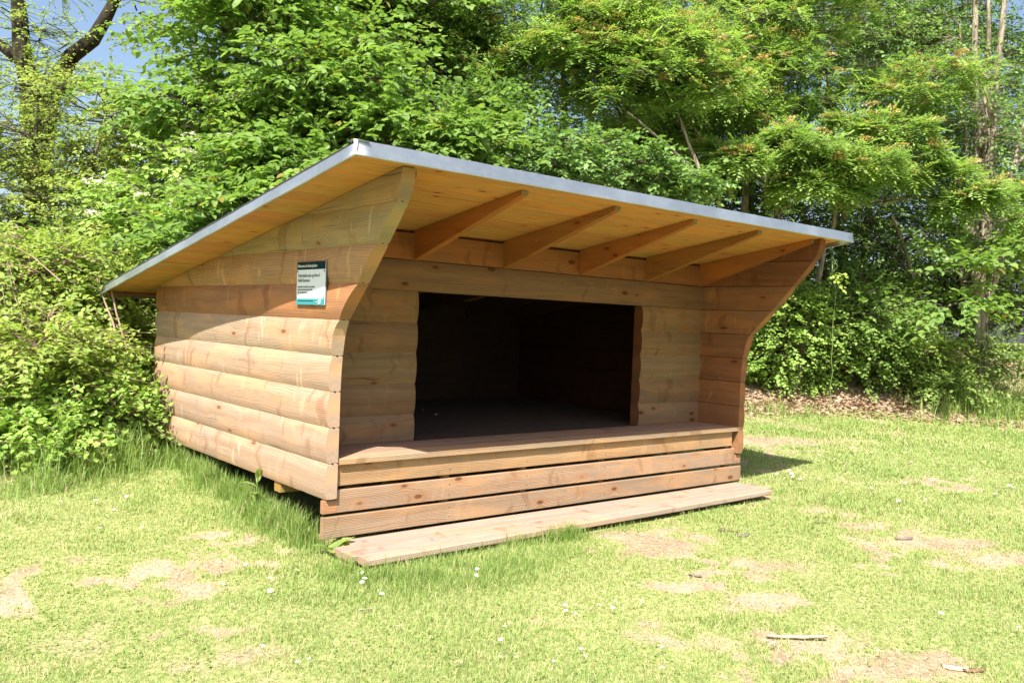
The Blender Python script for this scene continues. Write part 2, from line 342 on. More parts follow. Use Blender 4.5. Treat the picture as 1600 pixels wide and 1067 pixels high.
def leaf_ovate(B, A, N, L, Wd, fold=0.25, droop=0.2):
    """B base, A axis, N normal: 6-vertex folded leaves"""
    A = unit(A); Sd = unit(np.cross(N, A)); N = unit(np.cross(A, Sd)); L = L[:, None]; Wd = Wd[:, None]
    tip = B+A*L-N*L*droop
    l1 = B+A*L*.28+Sd*Wd*.5+N*Wd*fold*.5; l2 = B+A*L*.68+Sd*Wd*.40+N*(Wd*fold*.4-L*droop*.4)
    r1 = B+A*L*.28-Sd*Wd*.5+N*Wd*fold*.5; r2 = B+A*L*.68-Sd*Wd*.40+N*(Wd*fold*.4-L*droop*.4)
    V = np.stack([B, l1, l2, tip, r2, r1], 1).reshape(-1, 3); i = np.arange(len(B))[:, None]*6
    return V, [i+np.array([0, 3, 2, 1]), i+np.array([0, 5, 4, 3])], 6
def leaf_rhomb(B, A, N, L, Wd):
    A = unit(A); Sd = unit(np.cross(N, A)); L = L[:, None]; Wd = Wd[:, None]
    V = np.stack([B, B+A*L*.5+Sd*Wd*.5, B+A*L, B+A*L*.5-Sd*Wd*.5], 1).reshape(-1, 3); i = np.arange(len(B))[:, None]*4
    return V, [i+np.array([0, 3, 2, 1])], 4
def sticks(A, B, ra, rb, k=4):
    A = np.asarray(A, float).reshape(-1, 3); B = np.asarray(B, float).reshape(-1, 3); n = len(A)
    ra = np.broadcast_to(ra, n)[:, None, None]; rb = np.broadcast_to(rb, n)[:, None, None]
    D = unit(B-A); h = np.where(np.abs(D[:, 2:3]) < .9, np.array([[0, 0, 1.0]]), np.array([[1.0, 0, 0]])); U = unit(np.cross(D, h)); V_ = np.cross(D, U)
    th = np.arange(k)*2*PI/k; ring = U[:, None]*np.cos(th)[None, :, None]+V_[:, None]*np.sin(th)[None, :, None]
    V = np.concatenate([A[:, None]+ring*ra, B[:, None]+ring*rb], 1).reshape(-1, 3); i = np.arange(n)[:, None]*2*k
    fs = [i+np.array([j, (j+1) % k, k+(j+1) % k, k+j]) for j in range(k)]
    return V, [np.concatenate(fs)]
def tube(pts, radii, k=10, r=RNG, bumpy=0.08):
    """one smooth limb along points"""
    P = np.array(pts, float); m = len(P); R = np.array(radii, float)
    T = np.gradient(P, axis=0); T = unit(T); h = np.array([0.3, 1.0, 0.1]); U = unit(np.cross(T, h)); V_ = np.cross(T, U)
    th = np.arange(k)*2*PI/k; bump = 1+bumpy*(r.random((m, k))-.5)*2
    V = P[:, None]+(U[:, None]*np.cos(th)[None, :, None]+V_[:, None]*np.sin(th)[None, :, None])*(R[:, None]*bump)[..., None]
    V = V.reshape(-1, 3); q = []
    for i in range(m-1):
        for j in range(k): q.append((i*k+j, i*k+(j+1) % k, (i+1)*k+(j+1) % k, (i+1)*k+j))
    return V, [np.array(q)]
def curve_pts(a, b, n=8, sag=0.0, wob=0.05, r=RNG):
    a = np.array(a, float); b = np.array(b, float); t = np.linspace(0, 1, n)[:, None]; L = np.linalg.norm(b-a)
    P = a+(b-a)*t; P[:, 2] += (sag*L*np.sin(t*PI))[:, 0]
    w_ = np.cumsum(r.normal(0, wob*L/n*1.6, (n, 3)), 0); w_ -= t*w_[-1]; w_[0] = 0; return P+w_
class Acc:
    def __init__(s): s.V = []; s.F = {}; s.T = []; s.n = 0
    def add(s, V, Fs, tone=None):
        for f in Fs: s.F.setdefault(f.shape[1], []).append(f+s.n)
        s.V.append(V); s.T.append(np.full(len(V), .5) if tone is None else tone); s.n += len(V)
    def obj(s, name, mat, parent, smooth=False):
        if not s.n: return None
        me = np_mesh(name, np.concatenate(s.V)-0, [np.concatenate(v) for v in s.F.values()], tone=np.concatenate(s.T), smooth=smooth)
        return link(name, me, mat, parent)

def out_n(v): return np.cross(np.cross(v, np.array([0, 0, 1.0])), v)
def spray_leaves(acc, tw, B, D, kind, size, r):
    """leafy twig ends: B bases, D directions; returns tips"""
    ns = len(B); upv = np.array([0, 0, 1.0])
    D = unit(D); tone0 = r.uniform(0, 1, ns)
    if kind in ('elm', 'hazel', 'darkleaf', 'haw', 'bramble', 'currant'):
        cfg = dict(elm=(11, .48, .115, .082), hazel=(9, .36, .095, .078), darkleaf=(11, .36, .07, .05), haw=(13, .28, .052, .040), bramble=(12, .30, .058, .042), currant=(11, .26, .055, .052))[kind]
        nl, L, ll, lw = cfg; L = L*size; s_ = unit(np.cross(D, upv)+r.normal(0, .25, (ns, 3)))
        Np = unit(np.cross(s_, D)); Np = Np*np.sign(Np[:, 2:3]+1e-6)
        t = (np.arange(nl)+.5)/nl; side = np.where(np.arange(nl) % 2 == 0, 1.0, -1.0)
        sc = r.uniform(.75, 1.25, ns)
        P = B[:, None]+D[:, None]*(t[None, :, None]*L*sc[:, None, None])-upv*(t[None, :, None]**2*L*.25)
        P = P+r.normal(0, .012*size, P.shape)
        A = D[:, None]*.55+s_[:, None]*side[None, :, None]*.85+r.normal(0, .22, P.shape)-upv*.18
        Nn = Np[:, None]+r.normal(0, .34, P.shape)+SUN*0.40
        LL = ll*size**.5*r.uniform(.6, 1.15, (ns, nl))*(1-.25*t)[None]; WW = LL*(lw/ll)*r.uniform(.8, 1.1, (ns, nl))
        V, Fs, k = leaf_ovate(P.reshape(-1, 3), A.reshape(-1, 3), Nn.reshape(-1, 3), LL.ravel(), WW.ravel(), .3, .18)
        tone = np.clip(tone0[:, None]*.55+r.uniform(0, .5, (ns, nl)), 0, 1).ravel()
        acc.add(V, Fs, np.repeat(tone, k))
        e = B+D*L*sc[:, None]-upv*L*.25
        Vt, Ft = sticks(B, e, .0035, .0012, 3); tw.add(Vt, Ft)
    elif kind == 'rowan':
        nc, nf = 5, 11
        az = r.uniform(0, 2*PI, (ns, 1))+np.arange(nc)*2*PI/nc+r.normal(0, .25, (ns, nc))
        s_ = unit(np.cross(D, upv)+1e-3); v_ = np.cross(s_, D)
        R_ = unit(D[:, None]*.45+s_[:, None]*np.cos(az)[..., None]+v_[:, None]*np.sin(az)[..., None]*.55+upv*.12)
        RL = .16*size*r.uniform(.75, 1.2, (ns, nc)); t = (np.arange(nf)+1.5)/(nf+.5)
        P = B[:, None, None]+R_[:, :, None]*(RL[..., None, None]*t[None, None, :, None])-upv*(t[None, None, :, None]**2*RL[..., None, None]*.3)
        Sd = unit(np.cross(R_, upv)); side = np.where(np.arange(nf) % 2 == 0, 1.0, -1.0); side[-1] = 0
        A = Sd[:, :, None]*side[None, None, :, None]+R_[:, :, None]*np.where(side == 0, 1, .45)[None, None, :, None]-upv*.12
        Nn = np.broadcast_to(upv*.7, P.shape)+r.normal(0, .10, P.shape)+(r.normal(0, .3, (ns, nc, 1, 3)))+SUN*.6
        LL = .050*size*r.uniform(.85, 1.15, (ns, nc, nf)); WW = LL*.44
        V, Fs, k = leaf_rhomb(P.reshape(-1, 3), A.reshape(-1, 3), Nn.reshape(-1, 3), LL.ravel(), WW.ravel())
        tone = np.clip(tone0[:, None, None]*.6+r.uniform(0, .35, (ns, nc, 1))+r.uniform(0, .1, (ns, nc, nf)), 0, 1).ravel()
        acc.add(V, Fs, np.repeat(tone, k))
        Vt, Ft = sticks(B-D*.18, B+D*.02, .0045, .002, 3); tw.add(Vt, Ft)

def umbels(acc, C, rad, r, nf=70, dome=.35, fs=.011):
    n = len(C); a = r.uniform(0, 2*PI, (n, nf)); q = np.sqrt(r.uniform(0, 1, (n, nf)))
    R_ = rad*r.uniform(.7, 1.25, (n, 1)); x = np.cos(a)*q*R_; y = np.sin(a)*q*R_; z = (1-q**2)*R_*dome+r.normal(0, .004, (n, nf))
    tilt = r.normal(0, .25, (n, 2)); z = z+x*tilt[:, :1]+y*tilt[:, 1:]
    P = C[:, None]+np.stack([x, y, z], -1); A = r.normal(0, 1, P.shape); A[..., 2] *= .3
    N = r.normal(0, .35, P.shape)+np.array([0, 0, 1.0]); L = np.full(n*nf, fs*2)
    V, Fs, k = leaf_rhomb(P.reshape(-1, 3), A.reshape(-1, 3), N.reshape(-1, 3), L, L*.8)
    acc.add(V, Fs, np.repeat(r.uniform(0, 1, n*nf), k))

def plant(name, label, cat, kind, lobes, base=None, mat=None, bark='bark', trunk_r=0.08, size=1.0, flowers=None, group=None, stems=None, seed=0, per=14, sig=.3, limbs=True, fork=.35, clump=1.0):
    """lobes: (px, py, depth, radius px, radius py, radius in depth m, number of sprays)"""
    r = np.random.default_rng(seed+100)
    Ls = []
    for (px, py, dp, rx, ry, rd, ns) in lobes:
        c = at(px, py, dp); Ls.append((c, rx*dp/F, ry*dp/F, rd, ns))
    if base is None:
        c = Ls[0][0]; base = (c[0], c[1])
    bz = float(gh(base[0], base[1]))-.03; B0 = np.array([base[0], base[1], bz])
    root = empty(name, B0, label, cat, group)
    crown, twigs, wood, fl = Acc(), Acc(), Acc(), Acc()
    fwh = np.array([syw, cyw, 0]); rth = np.array([cyw, -syw, 0])
    # stems
    stems = stems or [(None, trunk_r)]
    tops = []
    for tgt, rr in stems:
        if tgt is None:
            hi = max(Ls, key=lambda q: q[0][2]); T = hi[0]+np.array([0, 0, hi[2]*.5])
        else: T = np.array(tgt, float)
        o = B0+np.array([r.normal(0, .04), r.normal(0, .04), 0])*(len(stems) > 1)
        P = curve_pts(o, T, 14, 0, .05, r); R_ = rr*(1-np.linspace(0, 1, 14)**1.3*.75); R_[0] *= 1.35
        V, Fs = tube(P, R_, 10, r); wood.add(V, Fs); tops.append((P, R_))
    for (c, rx, rz, ry, ns) in Ls:
        # limb from the nearest stem point that lies lower than the lobe
        P, R_ = min(tops, key=lambda q: np.min(np.linalg.norm(q[0]-c, axis=1)))
        cand = [i for i in range(1, len(P)) if P[i][2] < c[2]-.15*rz] or [1]
        i = min(cand, key=lambda q: np.linalg.norm(P[q]-c)+.8*abs((c[2]-P[q][2])-.6*rz))
        if limbs:
            LP = curve_pts(P[i], c, 8, .04, .08, r); lr = np.linspace(min(R_[i]*.7, trunk_r*.55), .012, 8); V, Fs = tube(LP, lr, 7, r); wood.add(V, Fs)
        nc = max(3, int(ns/(per*(1.5 if cat == 'tree' else 1)))); d = unit(r.normal(0, 1, (nc, 3))); rad = r.uniform(.25, 1, nc)**.5
        CC = c+(rth*d[:, :1]*rx+fwh*d[:, 1:2]*ry+np.array([0, 0, 1])*d[:, 2:3]*rz)*rad[:, None]
        CC[:, 2] = np.maximum(CC[:, 2], gh(CC[:, 0], CC[:, 1])+.08)
        src = c+(CC-c)*r.uniform(.0, .35, (nc, 1))
        mid = (src+CC)/2+r.normal(0, .06, (nc, 3)); V, Fs = sticks(src, mid, .012*size, .008*size, 5); wood.add(V, Fs); V, Fs = sticks(mid, CC, .008*size, .004*size, 4); wood.add(V, Fs)
        k = r.integers(0, nc, ns); off = r.normal(0, sig, (ns, 3))*np.array([1, 1, .30 if kind == 'rowan' else .42 if cat == 'tree' else .55])*min(1.0, rz*1.6)
        SB = CC[k]+off; SB[:, 2] = np.maximum(SB[:, 2], gh(SB[:, 0], SB[:, 1])+.05)
        out = unit(SB-c); D = unit(off)*.6+out*.7+r.normal(0, .3, (ns, 3)); D[:, 2] = D[:, 2]*.5+.05
        V, Fs = sticks(CC[k]+(SB-CC[k])*.0, SB, .004, .0028, 3); twigs.add(V, Fs)
        spray_leaves(crown, twigs, SB, D, kind, size, r)
        if flowers:
            fk, prob, rad_ = flowers; sel = (r.random(ns) < prob) & (((SB-c)@SUN) > -.1*rz)
            if sel.any(): umbels(fl, SB[sel]+unit(SB[sel]-c)*.07+np.array([0, 0, .06]), rad_, r, fs=.013)
    wood.obj('trunk' if cat == 'tree' else 'stems', M[bark], root, True)
    if name != 'sapling': twigs.obj('twigs', M[bark], root)
    crown.obj('crown' if cat == 'tree' else 'foliage', M[mat or kind], root)
    if flowers and fl.n: fl.obj('blossom', M[flowers[0]], root)
    return root

# ------------------------------------------------------------------ the shelter
HB = 0.195; WX = 3.79; TH = 0.064; YF = 0.4216; YB = 2.86; FZ = 0.219
def roofz(y): return 1.6232-0.158*y
random.seed(11)
shelter = empty('camping_shelter', (1.9, 1.4, -0.25), 'wooden open-front shelter of rounded larch planks with a sloping overhanging roof', 'shelter')
ZP = [-.01, 0.195, .39, .585, .70, .78, .88, .93, .975, 1.02, 1.08, 1.17, 1.27, 1.365, 1.47, 1.56, 1.61, 1.66, 1.75]
YP = [0, 0, 0, 0.002, -.002, -.010, -.028, -.045, -.069, -.112, -.170, -.259, -.352, -.435, -.527, -.603, -.632, -.648, -.655]
def yfront(z): return float(np.interp(z, ZP, YP))
BULGE = 0.0165
def bulge(v): return BULGE*(1-abs(2*v-1)**2.6)-0.004
# tints per plank, bottom to top
TL = [(.53, .39, .295), (.50, .365, .275), (.53, .375, .27), (.53, .395, .29), (.49, .375, .27), (.40, .215, .11), (.48, .31, .16), (.40, .33, .18), (.37, .27, .15)]
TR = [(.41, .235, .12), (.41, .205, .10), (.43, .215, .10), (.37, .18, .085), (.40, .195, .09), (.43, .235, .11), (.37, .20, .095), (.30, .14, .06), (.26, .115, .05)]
def side_wall(xo, sgn, tints, parent):
    """xo: groove plane of the outer face; sgn -1 = outside faces -X"""
    wb = WB(); xi = xo-sgn*TH
    prev_top = None
    for k in range(9):
        VL = [0, .022, .07, .14, .23, .33, .44, .56, .67, .77, .86, .93, .978, 1]; nv = len(VL)-1; uo = random.random()*40; vo = random.random()*40; t = tints[k]; z0 = k*HB
        rows = []
        for i in range(nv+1):
            v = VL[i]; z = z0+v*HB
            zl = min(z, 1.745)
            yb = min(YB, (1.6232-.004-z)/.158); yf = yfront(z)
            if i in (0, nv): yf += .003; yb -= (.003 if yb > 2.8 else 0)
            if z > 1.7195: # clipped by the roof
                z = 1.7195; yb = (1.6232-.004-z)/.158; yf = min(yfront(z), yb-.001)
            rows.append((z, xo+sgn*bulge(v), xi, yf, yb, v))
            if rows[-1][0] >= 1.7195: break
        for a, b in zip(rows[:-1], rows[1:]):
            (z1, x1, i1, f1_, b1, v1), (z2, x2, i2, f2_, b2, v2) = a, b
            u1, u2 = vo+v1*HB, vo+v2*HB; c = (*t, 0.0)
            o = [(x1, f1_, z1), (x1, b1, z1), (x2, b2, z2), (x2, f2_, z2)]; uv = [(uo+f1_, u1), (uo+b1, u1), (uo+b2, u2), (uo+f2_, u2)]
            if sgn > 0: o = o; 
            wb.face(o if sgn > 0 else o[::-1], uv if sgn > 0 else uv[::-1], c)
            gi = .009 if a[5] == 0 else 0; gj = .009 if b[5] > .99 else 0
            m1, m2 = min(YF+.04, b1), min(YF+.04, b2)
            for (p1, q1, p2, q2, cc_) in ((f1_, m1, f2_, m2, c), (m1, b1, m2, b2, (t[0]*.14, t[1]*.11, t[2]*.10, 0.0))):  # part inside the room: interior shade put into the tint
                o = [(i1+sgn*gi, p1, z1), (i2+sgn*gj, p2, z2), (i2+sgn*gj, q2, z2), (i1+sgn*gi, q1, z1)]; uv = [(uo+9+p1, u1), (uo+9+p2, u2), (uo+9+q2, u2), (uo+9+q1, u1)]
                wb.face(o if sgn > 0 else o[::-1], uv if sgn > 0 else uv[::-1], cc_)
            e = (*(min(1, q*1.08) for q in t), 1.0); w1, w2 = abs(x1-i1), abs(x2-i2); slope = abs(f2_-f1_) > .006
            e = (*t, .55) if slope else e
            for (yy1, yy2, rev) in ((f1_, f2_, 0), (b1, b2, 1)):
                o = [(i1+sgn*gi, yy1, z1), (x1, yy1, z1), (x2, yy2, z2), (i2+sgn*gj, yy2, z2)]; uv = [(0, v1*HB), (w1, v1*HB), (w2, v2*HB), (0, v2*HB)]
                fl_ = (sgn > 0) != bool(rev)
                wb.face(o if fl_ else o[::-1], uv if fl_ else uv[::-1], e)
        # small tongue and groove notch seen at the front end
        if k == 0:
            z, x, xi_, yf, yb, v = rows[0]
            o = [(xi_, yf, z), (xi_, yb, z), (x, yb, z), (x, yf, z)]
            wb.face(o if sgn > 0 else o[::-1], [(uo, 0), (uo+3, 0), (uo+3, .06), (uo, .06)], (*t, 0))
    ob = wb.build('side_wall', M['wood'] if sgn < 0 else M['wood'], parent)
    # notches
    for k in range(1, 9):
        nb = WB(); z = k*HB; y = yfront(z)+.003; xm = xo-sgn*TH*.45
        nb.beam((xm-.006, y-.0025, z+.003), (xm+.006, y-.0025, z+.003), (0, .006, 0), (0, 0, .007), (.08, .05, .03), .001)
        nb.build('joint_notch', M['dark_gap'], ob)
    return ob
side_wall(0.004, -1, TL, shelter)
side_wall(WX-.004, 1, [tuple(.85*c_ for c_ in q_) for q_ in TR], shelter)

def front_panel(x0, x1, z0, z1, tints, name, zb=None, round_=True, yoff=0.0, mat='wood_front'):
    """rounded planks lying along X, outer face towards -Y"""
    wb = WB(); ks = int(math.ceil(z0/HB-1e-6)); zz = z0; i = 0
    edges = [z0]; q = math.floor(z0/HB+1e-6)+1
    while q*HB < z1-1e-4: edges.append(q*HB); q += 1
    edges.append(z1)
    for a_, b_ in zip(edges[:-1], edges[1:]):
        t = tints[i % len(tints)]; i += 1; uo = random.random()*40; vo = random.random()*40; full0 = math.floor(a_/HB+1e-6)*HB
        rows = []; nv = 12
        for s in range(nv+1):
            z = a_+(b_-a_)*s/nv; v = (z-full0)/HB; d = bulge(min(max(v, 0), 1)) if round_ else 0.0
            rows.append((z, YF+yoff-d, YF+.0794))
        for (za, ya, yb), (zb_, yc, yd) in zip(rows[:-1], rows[1:]):
            c = (*t, 0.0); va, vb = vo+za, vo+zb_
            wb.face([(x0, ya, za), (x1, ya, za), (x1, yc, zb_), (x0, yc, zb_)], [(uo+x0, va), (uo+x1, va), (uo+x1, vb), (uo+x0, vb)], c)
            wb.face([(x1, yb, za), (x0, yb, za), (x0, yd, zb_), (x1, yd, zb_)], [(uo+x1, va), (uo+x0, va), (uo+x0, vb), (uo+x1, vb)], (t[0]*.14, t[1]*.11, t[2]*.10, 0.0))  # room side, tint darkened to stand in for interior shade
            e = (t[0]*.62, t[1]*.42, t[2]*.36, 1.0)
            wb.face([(x1, ya, za), (x1, yb, za), (x1, yd, zb_), (x1, yc, zb_)], [(0, za-full0), (.08, za-full0), (.08, zb_-full0), (0, zb_-full0)], e)
            wb.face([(x0, yb, za), (x0, ya, za), (x0, yc, zb_), (x0, yd, zb_)], [(0, za-full0), (.08, za-full0), (.08, zb_-full0), (0, zb_-full0)], e)
        for zi, rv in ((0, 1), (-1, 0)):
            z, y0_, y1_ = rows[zi]; z += .0004 if rv else -.0004
            o = [(x0, y0_, z), (x1, y0_, z), (x1, y1_, z), (x0, y1_, z)]; u_ = [(uo+x0, 0), (uo+x1, 0), (uo+x1, .08), (uo+x0, .08)]
            wb.face(o[::-1] if rv else o, u_[::-1] if rv else u_, (*t, 0))
    return wb.build(name, M[mat], shelter)
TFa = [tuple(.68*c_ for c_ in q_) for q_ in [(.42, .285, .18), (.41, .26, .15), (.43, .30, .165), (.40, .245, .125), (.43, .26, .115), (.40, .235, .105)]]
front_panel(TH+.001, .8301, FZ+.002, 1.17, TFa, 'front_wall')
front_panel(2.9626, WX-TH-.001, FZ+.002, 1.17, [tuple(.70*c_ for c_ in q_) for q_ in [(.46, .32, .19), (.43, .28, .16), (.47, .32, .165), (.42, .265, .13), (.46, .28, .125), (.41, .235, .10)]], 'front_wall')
front_panel(TH+.001, WX-TH-.001, 1.172, 1.363, [(.25, .145, .07)], 'lintel', yoff=-.003)

def box(name, a, b, wv, hv, tint, mat, parent=None, **k):
    wb = WB(); wb.beam(a, b, wv, hv, tint, **k); return wb.build(name, M[mat], parent or shelter)
# roof beam
box('roof_beam', (TH+.001, .446, 1.452), (WX-TH-.001, .446, 1.452), (0, .045, 0), (0, 0, .168), (.33, .14, .045), 'wood_front')
# rafters
RXS = [TH+.002, .79, 1.523, 2.256, 2.99, WX-TH-.048-.002]
for i, x in enumerate(RXS):
    wb = WB(); t = (.44+random.uniform(-.05, .04), .19, .055); uo = random.random()*30; vo = random.random()*30; w_ = .046
    prof = [(.43, 1.366), (.43, roofz(.43)-.003), (-.60, roofz(-.60)-.003), (-.60, roofz(-.6)-.028)]
    L = [(x, y, z) for y, z in prof]; R_ = [(x+w_, y, z) for y, z in prof]; uv = [(uo+y, vo+z) for y, z in prof]
    wb.face(L[::-1], uv[::-1], (*t, 0)); wb.face(R_, uv, (*t, 0))
    for j in range(4):
        k = (j+1) % 4; e = 1.0 if j in (0, 2) else 0.0; q = math.dist(prof[j], prof[k])
        cc = (.30, .25, .19) if j == 2 else t
        wb.face([L[j], L[k], R_[k], R_[j]], [(uo, vo), (uo+q, vo), (uo+q, vo+w_), (uo, vo+w_)], (*cc, e))
    wb.build('rafter', M['wood_soffit'], shelter)
    # inner length of the rafter, its tint darkened to carry the shade of the room
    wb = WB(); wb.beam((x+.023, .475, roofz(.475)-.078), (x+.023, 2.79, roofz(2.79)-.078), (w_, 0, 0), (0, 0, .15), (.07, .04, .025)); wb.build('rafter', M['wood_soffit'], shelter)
# roof deck: boards along X
wb = WB(); y = -.735; RL, RR = -.305, 3.985
while y < 3.24:
    y2 = min(y+.142, 3.24); t = (.70+random.uniform(-.10, .06), .36+random.uniform(-.04, .04), .12)
    xa = RL
    for xb in ((RL+RR)/2+random.uniform(-1, 1), RR):
        ym = (y+y2)/2; wb.beam((xa+.0004, ym, roofz(ym)+.011), (xb, ym, roofz(ym)+.011), (0, (y2-y-.0016), -(y2-y-.0016)*.158), (0, .0034, .0217), t, .003); xa = xb
    y = y2
deck = wb.build('roof_deck', M['wood_soffit'], shelter)
def sheet(name, pts_rows, mat, parent, thick=None, smooth=False):
    V = []; Fq = []
    n = len(pts_rows[0])
    for r_ in pts_rows: V += r_
    for i in range(len(pts_rows)-1):
        for j in range(n-1): Fq.append((i*n+j, i*n+j+1, (i+1)*n+j+1, (i+1)*n+j))
    me = np_mesh(name, np.array(V), [np.array(Fq)]); o = link(name, me, M[mat], parent)
    if thick: md = o.modifiers.new('s', 'SOLIDIFY'); md.thickness = thick; md.offset = 0
    return o
# felt on top, slightly uneven
rows = []
for i in range(30):
    y = -.745+(3.25+.745)*i/29; rows.append([(RL-.012+(RR-RL+.024)*j/40, y, roofz(y)+.034+random.uniform(-.001, .002)) for j in range(41)])
sheet('roofing_felt', rows, 'felt', deck, .008)
# metal drip edges: (offset outward, height above the underside)
PR = [(-.06, .040), (.002, .042), (.004, .040), (.006, .004), (.007, -.006), (.018, -.024), (.016, -.030), (.006, -.029)]
PR2 = [(-.06, .041), (.003, .043), (.006, .036), (.0035, .018), (.005, .010), (.008, -.006), (.018, -.024), (.016, -.030), (.006, -.029)]
def edging(p0, p1, outv, name='drip_edge', n=30, jog=.0012, PR=PR):
    p0, p1, outv = np.array(p0, float), np.array(p1, float), np.array(outv, float); rows = []
    for i in range(n+1):
        b = p0+(p1-p0)*i/n; w_ = random.uniform(-jog, jog)*(i > 2)
        rows.append([tuple(b+outv*(o+w_*(h < .03)+.0)+np.array([0, 0, h+w_*.6])) for o, h in PR])
    return sheet(name, rows, 'zinc', deck, .0015)
fy = -.748; zf = roofz(fy)
edging((RL-.022, fy, zf), (RR+.02, fy, zf), (0, -1, 0), n=50, jog=.0014)
edging((RL-.006, fy-.016, roofz(fy)), (RL-.006, 3.25, roofz(3.25)), (-1, 0, 0), n=34)
edging((RR+.006, fy, roofz(fy)), (RR+.006, 3.25, roofz(3.25)), (1, 0, 0), n=30)
edging((RL-.012, 3.255, roofz(3.255)-.0), (RR+.012, 3.255, roofz(3.255)), (0, 1, 0), n=30)
box('eaves_board', (RL+.02, 3.215, roofz(3.215)-.022), (RR-.02, 3.215, roofz(3.215)-.022), (0, .05, 0), (0, 0, .04), (.24, .15, .09), 'wood_deck')
# bench and floor
for i, (y0, y1, t) in enumerate([(-.004, .135, (.44, .33, .225)), (.139, .278, (.38, .27, .20)), (.282, .4235, (.38, .28, .215))]):
    box('bench_plank', (TH+.012, (y0+y1)/2, FZ-.0165), (WX-TH-.003, (y0+y1)/2, FZ-.0165), (0, y1-y0, 0), (0, 0, .033), t, 'wood_deck')
wb = WB(); y = .4255
while y < 2.78:
    wb.beam((TH+.003, y+.068, FZ-.020), (WX-TH-.003, y+.068, FZ-.020), (0, .134, 0), (0, 0, .03), (.085, .072, .06), .002); y += .1375  # grey boards, tint darkened further with the shade of the room
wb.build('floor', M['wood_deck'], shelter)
# risers under the bench
box('riser_board', (.084, .040, .128), (3.672, .040, .128), (0, .034, 0), (0, 0, .122), (.50, .335, .19), 'wood_front')
wb = WB(); wb.beam((.082, .040, -.018), (3.73-.012, .040, -.018), (0, .034, 0), (0, 0, .126), (.46, .33, .23), uo=3)
wb.beam((.0, .0385, -.0445), (.0819, .0385, -.0445), (0, .034, 0), (0, 0, .072), (.45, .27, .17)); wb.beam((3.7185, .0385, -.0465), (3.796, .0385, -.0465), (0, .034, 0), (0, 0, .072), (.45, .28, .18))
wb.build('riser_board', M['wood_front'], shelter)
box('riser_board', (.0, .034, -.157), (3.80, .034, -.163), (0, .034, 0), (0, 0, .118), (.40, .295, .20), 'wood_front')
for x in (.84, 1.46, 2.19, 2.93, 3.66):
    for zz_ in (.155, .10, .01, -.05, -.13, -.185):
        P_, F_ = sticks(np.array([[x, (.0225 if zz_ > .06 else .0226 if zz_ > -.09 else .0166)-.0012, zz_-.001]]), np.array([[x, .03, zz_-.001]]), .004, .004, 8)
        link('screw', np_mesh('screw', P_, F_+[np.array([list(range(8))])]), M['steel'], shelter)
    box('riser_batten', (x, .08, -.2), (x, .08, .185), (.045, 0, 0), (0, .045, 0), (.42, .28, .16), 'wood_front')
# back wall
wb = WB()
for k in range(6):
    z0 = k*HB; z1 = z0+HB+.0
    wb.beam((TH+.001, YB-.045, (z0+z1)/2), (WX-TH-.001, YB-.045, (z0+z1)/2), (0, .06, 0), (0, 0, z1-z0), (.05, .03, .02), .003)  # near-black tint paints the deep shade of the interior
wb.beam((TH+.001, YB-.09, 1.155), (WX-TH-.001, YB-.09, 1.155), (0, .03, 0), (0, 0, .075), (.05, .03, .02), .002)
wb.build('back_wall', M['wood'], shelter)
# joists and foundation blocks below
for x in (.25, 1.0, 1.9, 2.8, 3.55):
    box('floor_joist', (x, .11, .1), (x, 2.78, .1), (.05, 0, 0), (0, 0, .16), (.25, .17, .1), 'wood_deck')
for x, y in ((.8, .66), (.8, 2.1), (3.20, .66), (3.20, 2.1), (1.9, .66), (1.9, 2.1)):
    box('foundation_post', (x+.02, y, -.46), (x+.02, y, -.012), (.075, 0, 0), (0, .075, 0), (.40, .30, .11), 'wood_front')
box('bearer', (.02, .635, -.034), (3.77, .635, -.034), (0, .085, 0), (0, 0, .062), (.42, .30, .10), 'wood_front')

# ------------------------------------------------------------------ wooden step
step = empty('wooden_step', (1.9, -.2, -.27), 'low weathered three-plank step lying on the grass before the shelter bench', 'step')
for i, (p, q) in enumerate([((.12, .016), (3.74, .016)), ((.0, -.082), (3.78, -.080)), ((-.005, -.180), (3.80, -.178)), ((.02, -.276), (3.68, -.274)), ]):
    t = [(.42, .34, .28), (.40, .325, .27), (.43, .34, .28), (.46, .365, .30)][i]; zt = -.232
    wb = WB(); a0 = np.array([p[0]+i*.01, p[1]-.045, zt-.02-i*.003]); b0 = np.array([q[0], q[1]-.045, zt-.022+i*.002])
    for s in range(6):
        u0, u1 = s/6, (s+1)/6; o0 = np.array([0, math.sin(u0*5+i)*.003, math.sin(u0*7+i*2)*.0015]); o1 = np.array([0, math.sin(u1*5+i)*.003, math.sin(u1*7+i*2)*.0015])
        wb.beam(a0+(b0-a0)*u0+o0*(s > 0), a0+(b0-a0)*u1+o1, (0, .094, 0), (0, 0, .038), t, .006, uo=i*9+u0*3.7)
    wb.build('plank', M['wood_deck'], step)

